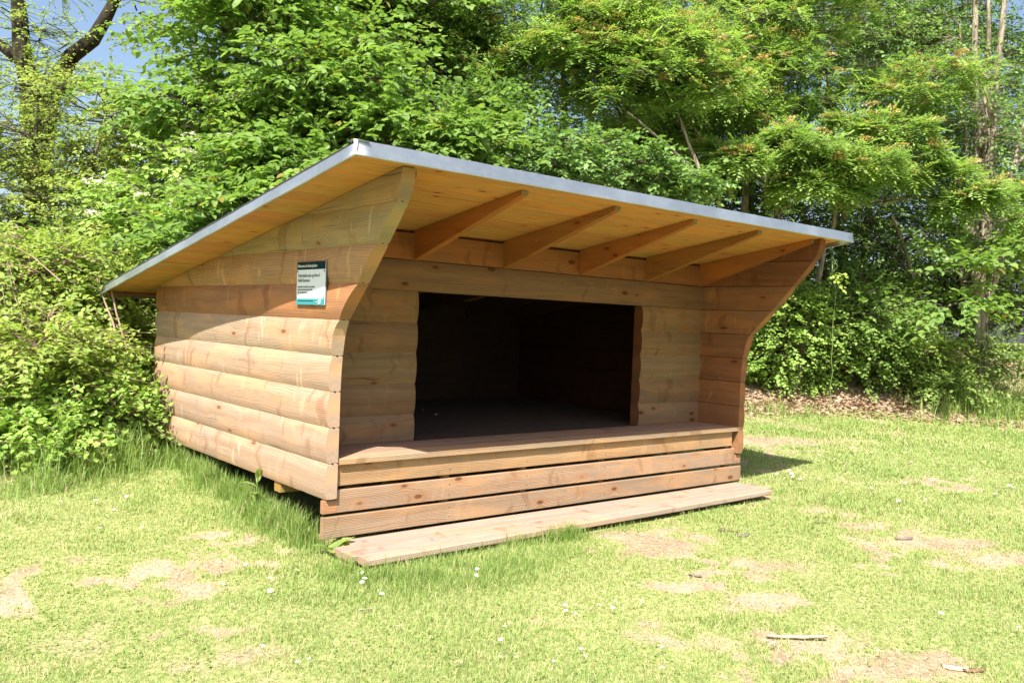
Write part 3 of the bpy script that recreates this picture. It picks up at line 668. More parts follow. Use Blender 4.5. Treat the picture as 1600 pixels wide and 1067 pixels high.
# ------------------------------------------------------------------ information sign
sign = empty('information_sign', (-.02, .219, 1.17), 'small information board with dark green header and teal footer on the left plank wall', 'sign')
SX = -.0205; SY0, SY1, SZ0, SZ1 = .052, .388, 1.052, 1.289
def rect(name, y0, y1, z0, z1, x, d, mat, par):
    me = bpy.data.meshes.new(name)
    v = [(x, y0, z0), (x, y1, z0), (x, y1, z1), (x, y0, z1), (x+d, y0, z0), (x+d, y1, z0), (x+d, y1, z1), (x+d, y0, z1)]
    me.from_pydata(v, [], [(3, 2, 1, 0), (4, 5, 6, 7), (0, 1, 5, 4), (1, 2, 6, 5), (2, 3, 7, 6), (3, 0, 4, 7)]); me.update()
    return link(name, me, M[mat], par)
rect('board', SY0, SY1, SZ0, SZ1, SX, .003, 'sign_white', sign)
rect('backing_plate', SY0+.001, SY1-.001, SZ0+.001, SZ1-.001, SX+.0032, .010, 'steel', sign)
rect('header_band', SY0+.0005, SY1-.0005, SZ1-.042, SZ1+.0005, SX-.0012, .0013, 'sign_green', sign)
foot = rect('footer_band', SY0+.0005, SY1-.0005, SZ0-.0005, SZ0+.034, SX-.0012, .0013, 'sign_teal', sign)
def text(name, s, size, y, z, mat, par, squash=1.0, x=SX-.0026):
    cu = bpy.data.curves.new(name, 'FONT'); cu.body = s; cu.size = size; cu.extrude = .0004; cu.space_line = 1.05
    o = bpy.data.objects.new(name, cu); COL.objects.link(o); bpy.context.view_layer.update()
    me = bpy.data.meshes.new_from_object(o); bpy.data.objects.remove(o)
    me.transform(Matrix(((0, 0, -1, x), (-squash, 0, 0, y), (0, 1, 0, z), (0, 0, 0, 1)))); me.materials.clear()
    return link(name, me, M[mat], par)
text('header_text', 'Velkommen til shelterpladsen', .0235, SY1-.008, SZ1-.029, 'ink_white', sign, .84)
text('body_text', 'Shelterpladsen ejes og drives af\nRebild Kommune.', .026, SY1-.018, SZ1-.083, 'ink', sign, .78)
text('small_text', 'Information om pladsen og reservation\nfindes p\u00e5 kommunens hjemmeside\neller hos pladsens v\u00e6rt', .0150, SY1-.018, SZ1-.142, 'ink', sign, .86)
rect('footer_line', SY0+.13, SY1-.02, SZ0+.019, SZ0+.023, SX-.0022, .0009, 'sign_green', foot)
text('footer_emblem', '~ |\u25A0', .03, SY0+.095, SZ0+.006, 'ink_white', foot, .9)
for y, z in ((SY0+.010, SZ1-.052), (SY1-.010, SZ1-.052), (SY0+.01, SZ0+.04), (SY1-.01, SZ0+.04)):
    P, Fs = sticks(np.array([[SX-.003, y, z]]), np.array([[SX+.001, y, z]]), .0045, .0045, 10)
    link('screw', np_mesh('screw', P, Fs+[np.array([list(range(10))])]), M['steel'], sign)

# ------------------------------------------------------------------ trees behind the shelter
def W3(px, py, d): return tuple(at(px, py, d))
G1 = 'trees of the hedgerow behind the shelter'
def xy(px, d): p = at(px, 500, d); return (p[0], p[1])

# old dark trunked tree at the far left
plant('oak_tree', 'dark mossy thick-trunked tree with two forking bare limbs at the far left', 'tree', 'haw',
      [(40, -70, 12, 90, 50, 1.0, 100), (250, -90, 12, 110, 50, 1.0, 130), (-90, 60, 12, 60, 60, .8, 60), (235, 60, 12, 50, 30, .5, 22), (60, 130, 11.4, 45, 110, .3, 170), (30, 30, 11.6, 60, 50, .5, 50), (215, 20, 12, 60, 30, .5, 40), (110, 60, 12, 50, 50, .6, 10)],
      base=xy(95, 12), bark='bark_dark', trunk_r=.10, seed=1, group=G1, limbs=False,
      stems=[(W3(28, -70, 12), .25)], fork=.4)
def limb(parent_name, pts, radii, mat='bark_dark', k=10, seed=0):
    r = np.random.default_rng(seed); V, Fs = tube(pts, radii, k, r); root = bpy.data.objects[parent_name]
    return link('limb', np_mesh('limb', V, Fs, smooth=True), M[mat], root)
limb('oak_tree', [W3(68, 250, 12), W3(80, 150, 12), W3(112, 88, 12), W3(145, 62, 11.9), W3(165, 30, 11.9), W3(190, -20, 11.8)], [.11, .11, .105, .095, .085, .06], seed=4)
limb('oak_tree', [W3(64, 140, 12), W3(35, 98, 12), W3(0, 70, 12), W3(-60, 40, 12)], [.10, .085, .07, .05], seed=5)

plant('hawthorn_tree', 'light feathery small-leaved hawthorn tree growing over the trunk of the dark forked tree', 'tree', 'haw',
      [(60, 215, 9.6, 95, 75, .8, 330), (20, 330, 9.3, 80, 70, .8, 330), (170, 190, 9.8, 100, 60, .7, 330), (150, 300, 9.6, 90, 70, .7, 260), (-60, 230, 9.6, 60, 120, .8, 150)],
      base=xy(60, 9.7), trunk_r=.06, seed=2, group=G1, size=1.15, sig=.26, stems=[(W3(60, 150, 9.6), .06), (W3(170, 170, 9.7), .05), (W3(-40, 200, 9.6), .05)])
plant('hawthorn_tree', 'tall small-leaved tree filling the gap between the forked tree and the big elm', 'tree', 'haw',
      [(230, 330, 9.4, 80, 60, .8, 300), (270, 240, 9.7, 90, 60, .7, 300), (190, 390, 9.0, 90, 50, .6, 260), (330, 370, 9.2, 80, 50, .7, 260)],
      base=xy(230, 9.6), trunk_r=.05, seed=3, group=G1, size=1.15, sig=.26)
plant('elm_tree', 'tall elm with large bright green leaves over the left slope of the shelter roof', 'tree', 'elm',
      [(400, 60, 9.6, 140, 80, 1.0, 560), (520, 130, 9.0, 110, 80, .9, 480), (300, 160, 9.0, 105, 50, .7, 280), (430, -30, 10.0, 150, 70, 1.0, 330), (600, 20, 10.2, 90, 80, .9, 300), (460, 230, 8.6, 110, 45, .7, 300)],
      base=xy(470, 9.6), trunk_r=.10, seed=4, group=G1, size=1.0, sig=.28, stems=[(W3(430, -50, 9.8), .10), (W3(540, 60, 9.4), .07)])
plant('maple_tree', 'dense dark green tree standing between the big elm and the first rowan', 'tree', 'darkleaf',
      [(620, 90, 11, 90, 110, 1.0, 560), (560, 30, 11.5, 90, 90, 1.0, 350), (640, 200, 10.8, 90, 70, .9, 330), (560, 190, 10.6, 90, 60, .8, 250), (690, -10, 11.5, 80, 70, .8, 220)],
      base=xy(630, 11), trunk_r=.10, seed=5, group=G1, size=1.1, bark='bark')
plant('elder_shrub', 'elder bush with flat white flower heads above the left roof slope', 'shrub', 'hazel',
      [(360, 290, 8.7, 110, 70, .7, 330), (400, 210, 8.9, 75, 45, .5, 150), (290, 350, 8.4, 110, 50, .6, 260), (230, 330, 8.6, 70, 60, .5, 120)],
      base=xy(350, 8.9), trunk_r=.05, seed=6, size=.75, mat='currant', flowers=('white_fl', .16, .085), sig=.2, bark='bark')
plant('hazel_shrub', 'broad-leaved bush whose big pale leaves rise over the roof peak', 'shrub', 'elm',
      [(480, 270, 8.2, 110, 45, .6, 260), (610, 215, 8.6, 90, 45, .6, 280), (390, 340, 7.9, 100, 45, .5, 250), (700, 240, 8.9, 90, 45, .6, 260), (300, 400, 7.8, 90, 40, .5, 200)],
      base=xy(520, 8.6), trunk_r=.05, seed=7, size=.95, sig=.2)
plant('hazel_shrub', 'bush of rounded mid-green leaves rising behind the middle of the front roof edge', 'shrub', 'hazel',
      [(820, 250, 9.6, 110, 55, .7, 400), (950, 265, 9.9, 100, 50, .7, 330), (760, 190, 10.2, 80, 50, .6, 220), (1030, 300, 10.3, 90, 45, .6, 260)],
      base=xy(860, 10), trunk_r=.05, seed=8, size=.85, sig=.22)
plant('rowan_tree', 'rowan with many faded orange flower heads above the middle of the roof', 'tree', 'rowan',
      [(840, 50, 11, 120, 55, .9, 420), (960, 130, 10.8, 110, 55, .8, 400), (760, 110, 11.3, 90, 55, .7, 260), (900, -30, 11.2, 150, 50, .9, 330), (1000, 40, 11, 110, 60, .8, 380), (720, 30, 11.5, 80, 60, .8, 220), (1060, 120, 10.6, 80, 55, .7, 260)],
      base=xy(900, 11.3), trunk_r=.07, seed=9, group=G1, size=1.25, flowers=('rowan_fl', .22, .10), bark='bark_pale', sig=.3, stems=[(W3(760, 0, 11.4), .06), (W3(880, -40, 11.3), .07), (W3(1010, 0, 11.2), .055), (W3(730, 20, 11.6), .04)])
plant('maple_tree', 'shaded dark tree standing behind the first rowan', 'tree', 'darkleaf',
      [(830, 190, 13.5, 120, 60, 1.0, 330), (950, 210, 13.5, 110, 60, 1.0, 330), (880, 90, 13.8, 150, 70, 1.0, 300), (1050, 270, 14.5, 120, 70, 1.0, 450), (1130, 110, 15, 140, 90, 1.0, 420), (760, 60, 14, 90, 80, .9, 170), (1160, 240, 14.8, 120, 70, 1.0, 400)],
      base=xy(900, 13.6), trunk_r=.10, seed=10, group=G1, size=1.25, bark='bark', mat='hazel', stems=[(W3(800, 0, 13.6), .10), (W3(930, 20, 13.6), .09), (W3(1010, 60, 13.6), .07)])
plant('rowan_tree', 'tall rowan with slender pale stems right of the roof middle', 'tree', 'rowan',
      [(1120, 60, 13.2, 110, 65, .9, 400), (1200, 140, 13.0, 110, 55, .8, 360), (1110, 180, 12.8, 90, 45, .7, 280), (1250, 20, 13.4, 120, 60, .9, 330), (1130, -40, 13.6, 150, 60, .9, 240), (1040, 205, 12.4, 80, 40, .6, 220)],
      base=xy(1180, 13.4), trunk_r=.08, seed=11, group=G1, size=1.25, flowers=('rowan_fl', .18, .10), bark='bark_pale', sig=.3, stems=[(W3(1060, 60, 13.2), .05), (W3(1150, 0, 13.4), .07), (W3(1240, 0, 13.5), .06), (W3(1010, 90, 13), .04)])
plant('rowan_tree', 'leaning rowan with low yellow-green boughs spread above the right roof corner', 'tree', 'rowan',
      [(1220, 235, 11.4, 115, 30, .7, 360), (1330, 265, 11.6, 100, 33, .7, 320), (1430, 255, 12, 90, 33, .7, 250), (1370, 205, 12, 90, 28, .6, 170), (1270, 295, 11.3, 80, 20, .5, 150), (1140, 260, 11.2, 60, 25, .5, 130), (1510, 300, 12.3, 70, 33, .6, 150), (1430, 140, 13.2, 110, 50, .8, 220), (1590, 330, 12.6, 60, 35, .5, 110)],
      base=xy(1250, 12.6), trunk_r=.05, seed=12, group=G1, size=1.35, flowers=('rowan_fl', .22, .10), bark='bark_pale', sig=.26, stems=[(W3(1330, 190, 12.3), .05), (W3(1200, 210, 12.2), .05)])
plant('ash_tree', 'multi-stemmed tree with pale ivy-marked trunks at the right edge', 'tree', 'darkleaf',
      [(1560, -30, 15, 120, 50, 1.0, 260), (1620, 230, 15, 70, 60, .8, 260), (1450, 120, 15, 80, 80, 1, 260), (1570, 90, 15.6, 60, 40, .8, 110), (1540, 270, 15.9, 80, 60, .8, 330), (1620, 130, 16, 60, 60, .8, 200), (1545, 200, 13.7, 16, 120, .15, 120), (1550, 380, 13.6, 22, 70, .2, 90), (1480, 20, 15.8, 80, 60, .8, 260), (1420, 60, 17.5, 150, 90, 1.0, 420), (1580, 130, 17.5, 110, 110, 1.0, 460), (1330, 0, 17.5, 120, 80, 1.0, 320), (1380, 90, 15.8, 80, 60, .8, 260), (1440, 60, 15, 90, 60, .9, 230), (1480, 170, 15, 60, 50, .8, 120), (1620, 330, 14.6, 60, 60, .8, 180), (1400, 10, 15.3, 90, 60, .9, 170)],
      base=xy(1530, 13.9), trunk_r=.13, seed=13, group=G1, size=1.4, bark='bark_pale', mat='hazel', stems=[(W3(1522, -60, 14.2), .12), (W3(1570, -60, 14.2), .12), (W3(1548, -40, 14.4), .09), (W3(1500, 40, 14.4), .05), (W3(1640, 60, 14.3), .07)])
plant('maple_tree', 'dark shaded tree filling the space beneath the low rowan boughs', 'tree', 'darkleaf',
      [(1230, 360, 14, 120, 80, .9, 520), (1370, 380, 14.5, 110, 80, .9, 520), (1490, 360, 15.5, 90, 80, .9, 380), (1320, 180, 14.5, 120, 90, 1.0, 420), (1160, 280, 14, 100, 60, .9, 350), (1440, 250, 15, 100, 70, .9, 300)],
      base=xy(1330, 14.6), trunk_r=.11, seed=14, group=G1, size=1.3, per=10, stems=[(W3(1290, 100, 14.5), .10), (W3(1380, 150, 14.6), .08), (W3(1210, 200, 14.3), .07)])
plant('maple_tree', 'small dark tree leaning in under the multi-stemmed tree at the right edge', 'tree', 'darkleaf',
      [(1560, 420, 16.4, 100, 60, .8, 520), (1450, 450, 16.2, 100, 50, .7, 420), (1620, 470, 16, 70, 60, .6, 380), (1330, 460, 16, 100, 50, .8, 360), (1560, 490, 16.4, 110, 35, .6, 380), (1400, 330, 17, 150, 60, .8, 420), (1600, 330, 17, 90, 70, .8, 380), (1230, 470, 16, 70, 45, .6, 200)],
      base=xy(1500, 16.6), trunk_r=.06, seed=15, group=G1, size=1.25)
plant('maple_tree', 'pale-stemmed tree showing between the two tall rowans', 'tree', 'darkleaf',
      [(1030, -10, 14.5, 120, 60, 1, 240), (1330, 20, 15, 120, 70, 1, 330), (1180, 60, 15, 110, 80, 1, 300)], base=xy(1160, 15), bark='bark_pale', trunk_r=.09, seed=16, group=G1, size=1.4, mat='hazel',
      stems=[(W3(1085, 0, 15), .07), (W3(1190, 0, 15), .08), (W3(1310, 20, 15), .07)])
# low growth hiding the horizon behind the shelter
plant('elder_shrub', 'shaded green bush behind the low back corner of the shelter roof', 'shrub', 'darkleaf',
      [(330, 440, 9.6, 160, 50, .6, 330), (120, 400, 9.6, 130, 60, .6, 300), (520, 400, 10, 120, 80, .6, 220)], base=xy(300, 9.8), seed=17, size=1.1, trunk_r=.05)

# ------------------------------------------------------------------ bramble thicket on the left
GB = 'bramble bushes left of the shelter'
plant('bramble_bush', 'yellow-green bramble mound with dry pale canes at the left edge', 'shrub', 'bramble',
      [(30, 470, 7.2, 110, 80, .6, 420), (20, 590, 6.8, 110, 70, .6, 330), (-40, 680, 6.4, 80, 50, .5, 160), (60, 540, 6.5, 90, 60, .4, 260), (60, 420, 7.0, 100, 40, .4, 260), (10, 385, 7.2, 60, 30, .3, 90), (100, 400, 7.4, 50, 25, .3, 80)], base=xy(20, 7.0), seed=20, group=GB, sig=.2, size=1.1, bark='cane', trunk_r=.015)
plant('bramble_bush', 'tall bramble mound next to the back corner of the shelter', 'shrub', 'bramble',
      [(150, 460, 7.6, 100, 70, .6, 420), (190, 560, 7.2, 75, 60, .5, 300), (110, 570, 7.0, 80, 60, .5, 300), (205, 500, 7.8, 60, 70, .4, 240)], base=xy(160, 7.4), seed=21, group=GB, sig=.2, size=1.05, bark='cane', trunk_r=.015)
plant('bramble_bush', 'low front bramble with fresh leaves spilling on the tall grass', 'shrub', 'currant',
      [(70, 650, 6.3, 80, 50, .4, 260), (165, 640, 6.5, 65, 45, .35, 260), (10, 700, 6.1, 60, 45, .4, 200), (110, 600, 6.6, 90, 40, .4, 220), (90, 700, 6.0, 60, 25, .25, 90)], base=xy(110, 6.7), seed=22, group=GB, sig=.15, size=1.2, bark='cane', trunk_r=.01)
plant('nettle_clump', 'broad-leaved green weeds crowding the back corner planks of the shelter', 'plant', 'hazel',
      [(225, 620, 7.25, 20, 45, .2, 40), (205, 680, 7.0, 35, 30, .25, 34)], base=xy(222, 7.25), seed=23, sig=.1, size=.7, mat='herb', bark='stem', trunk_r=.008)

# ------------------------------------------------------------------ bushes right of the shelter
GR = 'leafy bushes at the edge of the lawn'
plant('currant_bush', 'big light green bush right behind the curved right wall of the shelter', 'shrub', 'currant',
      [(1225, 515, 12.8, 90, 75, .6, 760), (1190, 578, 12.9, 70, 35, .4, 300), (1270, 568, 12.9, 70, 40, .4, 330), (1215, 480, 12.6, 55, 35, .5, 160), (1262, 455, 12.7, 18, 30, .2, 40), (1195, 455, 12.7, 14, 22, .2, 26)], base=xy(1225, 12.7), seed=30, group=GR, sig=.2, size=1.3, trunk_r=.03)
plant('currant_bush', 'taller mid-green bush in the middle of the row at the lawn edge', 'shrub', 'currant',
      [(1345, 515, 12.9, 75, 65, .6, 600), (1330, 568, 13.1, 70, 35, .4, 300), (1385, 490, 13.1, 50, 40, .5, 160), (1352, 448, 13.0, 12, 26, .2, 26), (1402, 452, 13.2, 12, 22, .2, 24)], base=xy(1340, 13.0), seed=31, group=GR, sig=.2, size=1.3, trunk_r=.03, mat='elm')
plant('currant_bush', 'yellow-green bush with a few yellow leaves above the bare litter patch', 'shrub', 'currant',
      [(1425, 550, 13.1, 55, 50, .5, 330), (1450, 582, 13.2, 50, 32, .35, 220), (1410, 592, 13.2, 30, 25, .3, 90)], base=xy(1430, 13.0), seed=32, group=GR, sig=.18, size=1.2, trunk_r=.03, mat='bramble')
plant('hazel_shrub', 'young hazel with large drooping pale leaves in front of the pale trunks', 'shrub', 'elm',
      [(1500, 440, 12.0, 55, 30, .4, 40), (1560, 400, 12.3, 50, 40, .4, 40), (1490, 475, 11.8, 45, 15, .3, 26)], base=xy(1530, 12.6), seed=33, sig=.15, size=1.5, trunk_r=.02)
plant('weed_clump', 'mixed low weeds on the shaded bank below the multi-stemmed tree', 'plant', 'darkleaf',
      [(1530, 560, 13.2, 60, 35, .5, 110), (1590, 590, 12.8, 40, 40, .5, 110), (1500, 600, 12.4, 40, 20, .4, 70)], base=xy(1540, 13.2), seed=34, sig=.2, size=1.0, mat='herb', bark='stem', trunk_r=.01)
plant('sapling', 'thin upright shoot with pale leaves beside the right end of the roof', 'plant', 'currant',
      [(1300, 400, 11.6, 6, 45, .05, 12)], base=xy(1302, 11.8), seed=35, sig=.05, size=1.1, mat='bramble', bark='stem', trunk_r=.006)

# dry canes and bare twigs, each bush's own
def canes(parent, specs, mat='cane', name='dry_cane'):
    root = parent
    for i, (a, b, ra, rb, sag) in enumerate(specs):
        r = np.random.default_rng(i+50); P = curve_pts(W3(*a), W3(*b), 9, sag, .03, r); V, Fs = tube(P, np.linspace(ra, rb, 9), 6, r)
        link(name, np_mesh(name, V, Fs, smooth=True), M[mat], root)
canes(bpy.data.objects['bramble_bush'], [((75, 640, 6.3), (0, 375, 6.9), .006, .003, .05), ((60, 560, 6.5), (5, 395, 6.6), .005, .003, -.05), ((95, 440, 6.5), (0, 380, 6.7), .005, .002, .08), ((20, 700, 6.2), (65, 540, 6.5), .008, .003, .02), ((0, 415, 6.6), (70, 430, 6.7), .004, .002, .12)])
canes(bpy.data.objects['bramble_bush.001'], [((190, 545, 6.75), (150, 430, 6.9), .010, .006, 0), ((200, 555, 6.75), (174, 455, 6.8), .010, .007, 0), ((122, 605, 6.6), (65, 535, 6.7), .006, .003, .08), ((60, 540, 6.6), (150, 545, 6.6), .004, .002, .06), ((118, 600, 6.6), (85, 530, 6.7), .006, .003, 0), ((105, 590, 6.6), (110, 500, 6.7), .005, .003, 0)])
canes(bpy.data.objects['rowan_tree'], [((835, 50, 10.4), (985, 52, 10.3), .012, .007, -.05), ((925, 15, 10.4), (970, 60, 10.4), .010, .006, .05), ((980, 175, 10.2), (1105, 300, 10.6), .014, .03, .06), ((1105, 300, 10.6), (1060, 180, 10.5), .03, .014, .0)], 'bark_pale', 'branch')
canes(bpy.data.objects['rowan_tree.002'], [((1320, 345, 13.2), (1310, 250, 12.9), .04, .02, 0), ((1200, 320, 13), (1180, 200, 12.8), .05, .025, .03), ((1440, 470, 13.4), (1395, 340, 13.2), .02, .03, .03), ((1145, 310, 12.4), (1085, 200, 12.2), .03, .02, .03)], 'bark_pale', 'branch')

# ------------------------------------------------------------------ lawn grass (one stuff object), long grass
def in_shelter(x, y, m=0.0): return (x > 0.02-m) & (x < 3.80+m) & (y > -0.02) & (y < 2.9)
def on_step(x, y): return (x > 0.01) & (x < 3.76) & (y > -.365) & (y < .05)
r = np.random.default_rng(3)
def field(n, dmin, dmax, pxl=-350, pxr=1950):
    """random ground points inside the view wedge, density falling with distance"""
    d = dmin+(dmax-dmin)*r.random(n)**1.15; px = r.uniform(pxl, pxr, n); lat = (px-800)/F*d
    x = CX+d*syw+lat*cyw; y = CY+d*cyw-lat*syw; return x, y, d
x, y, d = field(820000, 2.5, 16.5); keep = ~in_shelter(x, y, .0) & ~on_step(x, y) & (y-hedge_line(x) < .6)
x, y, d = x[keep], y[keep], d[keep]; so_ = soil(x, y); q = fbm(x*6, y*6, 77); keep = r.random(len(x)) > so_*1.02-.02+(q < .3)*.2
x, y, d, so_, q = x[keep], y[keep], d[keep], so_[keep], q[keep]
patch = fbm(x*.9, y*.9, 90); H = (.012+.018*r.random(len(x))+(.026*sstep(patch, .5, .7)+.030*sstep(fbm(x*3.3, y*3.3, 101), .56, .72))*r.random(len(x)))*(1-.4*so_)*(1+.15*(d-3)/5)
tone = np.clip(.0+.5*fbm(x*1.5, y*1.5, 55)+r.normal(0, .16, len(x))+.35*so_, 0, 1); dead = r.random(len(x)) < .05+.30*so_+.09*sstep(fbm(x*2.2, y*2.2, 8), .45, .65); tone[dead] = 1.0; tone[~dead] = np.minimum(tone[~dead], .92)
V, Fs, T = blades(np.stack([x, y, gh(x, y)-.004], 1), H, .0018+.0009*(d-2.5)*.75, r.uniform(.3, 1.1, len(x)), tone, r)
xs_, ys_, ds_ = field(90000, 2.5, 12); ss_ = soil(xs_, ys_); kk = ~in_shelter(xs_, ys_) & ~on_step(xs_, ys_) & (r.random(len(xs_)) < .15+ss_*.85) & (ys_-hedge_line(xs_) < .5); xs_, ys_, ds_ = xs_[kk], ys_[kk], ds_[kk]; n2 = len(xs_)
A_ = r.normal(0, 1, (n2, 3)); A_[:, 2] = r.uniform(-.02, .3, n2); V2, F2, k2 = leaf_rhomb(np.stack([xs_, ys_, gh(xs_, ys_)+r.uniform(.001, .012, n2)], 1), A_, np.tile([0, 0, 1.0], (n2, 1))+r.normal(0, .2, (n2, 3)), r.uniform(.015, .05, n2), .0022+.0005*(ds_-2.5))
n0 = len(V); V = np.concatenate([V, V2]); Fs = [Fs[0], Fs[1]]+[f+n0 for f in F2]; T = np.concatenate([T, np.repeat(np.where(r.random(n2) < .8, 1.0, .8), k2)])
me = np_mesh('grass', V, Fs, tone=T); g = link('grass', me, M['grass'], None)
M['grass'].name = 'grass_blade'
tag(g, 'short sunlit lawn grass growing round the shelter', 'grass', kind='stuff')

LG = []
def band(pts, width, n, hmin, hmax, wd=.005):
    """long grass along a polyline of pixel positions on the ground"""
    P = np.array([ghit(*p)[:2] for p in pts]); seg = np.linalg.norm(np.diff(P, axis=0), axis=1); cum = np.concatenate([[0], np.cumsum(seg)])
    t = r.random(n)*cum[-1]; xx = np.interp(t, cum, P[:, 0])+r.normal(0, width, n); yy = np.interp(t, cum, P[:, 1])+r.normal(0, width, n)
    k = fbm(xx*5, yy*5, 12); ok = (r.random(n) < sstep(k, .3, .6)+.15) & ~((xx > .06) & (xx < 3.75) & (yy > .12) & (yy < 2.8)) & ~on_step(xx, yy)
    xx, yy, k = xx[ok], yy[ok], k[ok]; H = (hmin+(hmax-hmin)*r.random(len(xx))**1.6)*(.6+.8*k)
    LG.append((xx, yy, H, np.full(len(xx), wd)))
band([(40, 755), (130, 742), (240, 700)], .20, 2600, .08, .36, .0045)
band([(100, 738), (170, 730), (250, 690)], .14, 2600, .10, .40, .0045)
band([(0, 772), (60, 765), (160, 750), (235, 722)], .12, 3200, .04, .18, .0035)
band([(236, 702), (312, 738), (380, 785), (492, 855)], .07, 12000, .05, .20, .0035)
band([(300, 720), (360, 765), (470, 830)], .12, 8000, .04, .15, .003)
band([(250, 705), (340, 745), (420, 800), (520, 865)], .17, 8000, .03, .12, .003)
band([(540, 892), (640, 882), (800, 852), (900, 838)], .05, 9000, .04, .14, .0025)
band([(900, 838), (1050, 815), (1190, 790)], .06, 1500, .02, .06, .003)
band([(510, 870), (600, 900), (720, 885)], .13, 8000, .03, .12, .0025)
band([(560, 910), (760, 900), (900, 870)], .17, 9000, .02, .08, .0025)
band([(1160, 735), (1165, 715), (1170, 700)], .08, 700, .04, .12, .004)
band([(1180, 655), (1300, 668), (1400, 665), (1500, 655), (1600, 650)], .35, 1500, .04, .13, .007)
band([(1490, 640), (1600, 625)], .5, 2600, .12, .45, .010)
band([(1460, 570), (1560, 600)], .5, 900, .12, .35, .010)
band([(1170, 640), (1240, 650), (1260, 640)], .2, 500, .08, .22, .007)
band([(1500, 650), (1560, 640), (1610, 640)], .35, 1500, .10, .35, .008)
xx = np.concatenate([q[0] for q in LG]); yy = np.concatenate([q[1] for q in LG]); H = np.concatenate([q[2] for q in LG]); WD = np.concatenate([q[3] for q in LG])
tone = np.clip(r.uniform(0, .7, len(xx)), 0, 1); tone[r.random(len(xx)) < .07] = 1
V, Fs, T = blades(np.stack([xx, yy, gh(xx, yy)-.005], 1), H, WD, r.uniform(.15, .85, len(xx)), tone, r)
tag(link('long_grass', np_mesh('long_grass', V, Fs, tone=T), M['long_grass'], None), 'uncut long grass along the wall foot and hedge edge', 'grass', kind='stuff')

# clover and daisy leaves: small flat leaves scattered through the lawn
x, y, d = field(30000, 2.5, 12); keep = ~in_shelter(x, y) & ~on_step(x, y) & (fbm(x*2.3, y*2.3, 61) > .52) & (soil(x, y) < .55) & (y-hedge_line(x) < .2); x, y = x[keep], y[keep]; n_ = len(x)
B = np.stack([x, y, gh(x, y)+r.uniform(.004, .022, n_)], 1); A = r.normal(0, 1, (n_, 3)); A[:, 2] = r.uniform(0, .5, n_)
N = r.normal(0, .3, (n_, 3))+np.array([0, 0, 1.0]); L = r.uniform(.008, .017, n_); V, Fs, k = leaf_ovate(B, A, N, L, L*.75, .2, .1)
tag(link('clover', np_mesh('clover', V, Fs, tone=np.repeat(r.uniform(0, 1, n_), k)), M['herb'], None), 'small clover and daisy leaves low among the grass', 'ground cover', kind='stuff')

# soil crumbs and small stones on the worn patches
xs_, ys_, ds_ = field(60000, 2.5, 11); kk = (r.random(len(xs_)) < soil(xs_, ys_)**2.0*.9) & ~in_shelter(xs_, ys_) & ~on_step(xs_, ys_) & (ys_-hedge_line(xs_) < .3); xs_, ys_ = xs_[kk], ys_[kk]; n2 = len(xs_)
A_ = np.stack([xs_, ys_, gh(xs_, ys_)-.001], 1); rr_ = r.uniform(.0015, .0055, n2); dd_ = r.normal(0, .5, (n2, 3)); dd_[:, 2] = 1
V, Fs = sticks(A_, A_+unit(dd_)*(rr_*1.3)[:, None], rr_, rr_*.45, 5); i_ = np.arange(n2)[:, None]*10
tag(link('soil_crumbs', np_mesh('soil_crumbs', V, Fs+[i_+np.array([5, 6, 7, 8, 9])], tone=np.repeat(r.uniform(0, 1, n2), 10)), M['crumb'], None), 'crumbly soil bits and small stones on the worn patches', 'soil', kind='stuff')

# leaf litter under the hedge
n_ = 11000; px = r.uniform(1160, 1640, n_); py_ = r.uniform(500, 655, n_); xl = r.uniform(6, 15, n_); yl = hedge_line(xl)+r.uniform(-1.1, 1.8, n_)
B = np.stack([xl, yl, gh(xl, yl)+.01], 1); A = r.normal(0, 1, (n_, 3)); A[:, 2] *= .25; N = r.normal(0, .35, (n_, 3))+np.array([0, 0, 1.0]); L = r.uniform(.03, .08, n_)
GP = np.array([ghit(a_, b_) for a_, b_ in zip(r.uniform(1168, 1540, 1900), np.clip(r.normal(634, 9, 1900), 612, 668))]); nb_ = len(GP)
B = np.concatenate([B, GP+np.array([0, 0, .012])]); A = np.concatenate([A, r.normal(0, 1, (nb_, 3))*np.array([1, 1, .3])]); N = np.concatenate([N, r.normal(0, .4, (nb_, 3))+np.array([0, 0, 1.0])]); L = np.concatenate([L, r.uniform(.03, .075, nb_)]); n_ += nb_
V, Fs, k = leaf_ovate(B, A, N, L, L*.6, .4, -.1)
tag(link('leaf_litter', np_mesh('leaf_litter', V, Fs, tone=np.repeat(r.uniform(0, 1, n_), k)), M['litter'], None), 'dry brown leaf litter under the bushes on the right', 'leaf litter', kind='stuff')

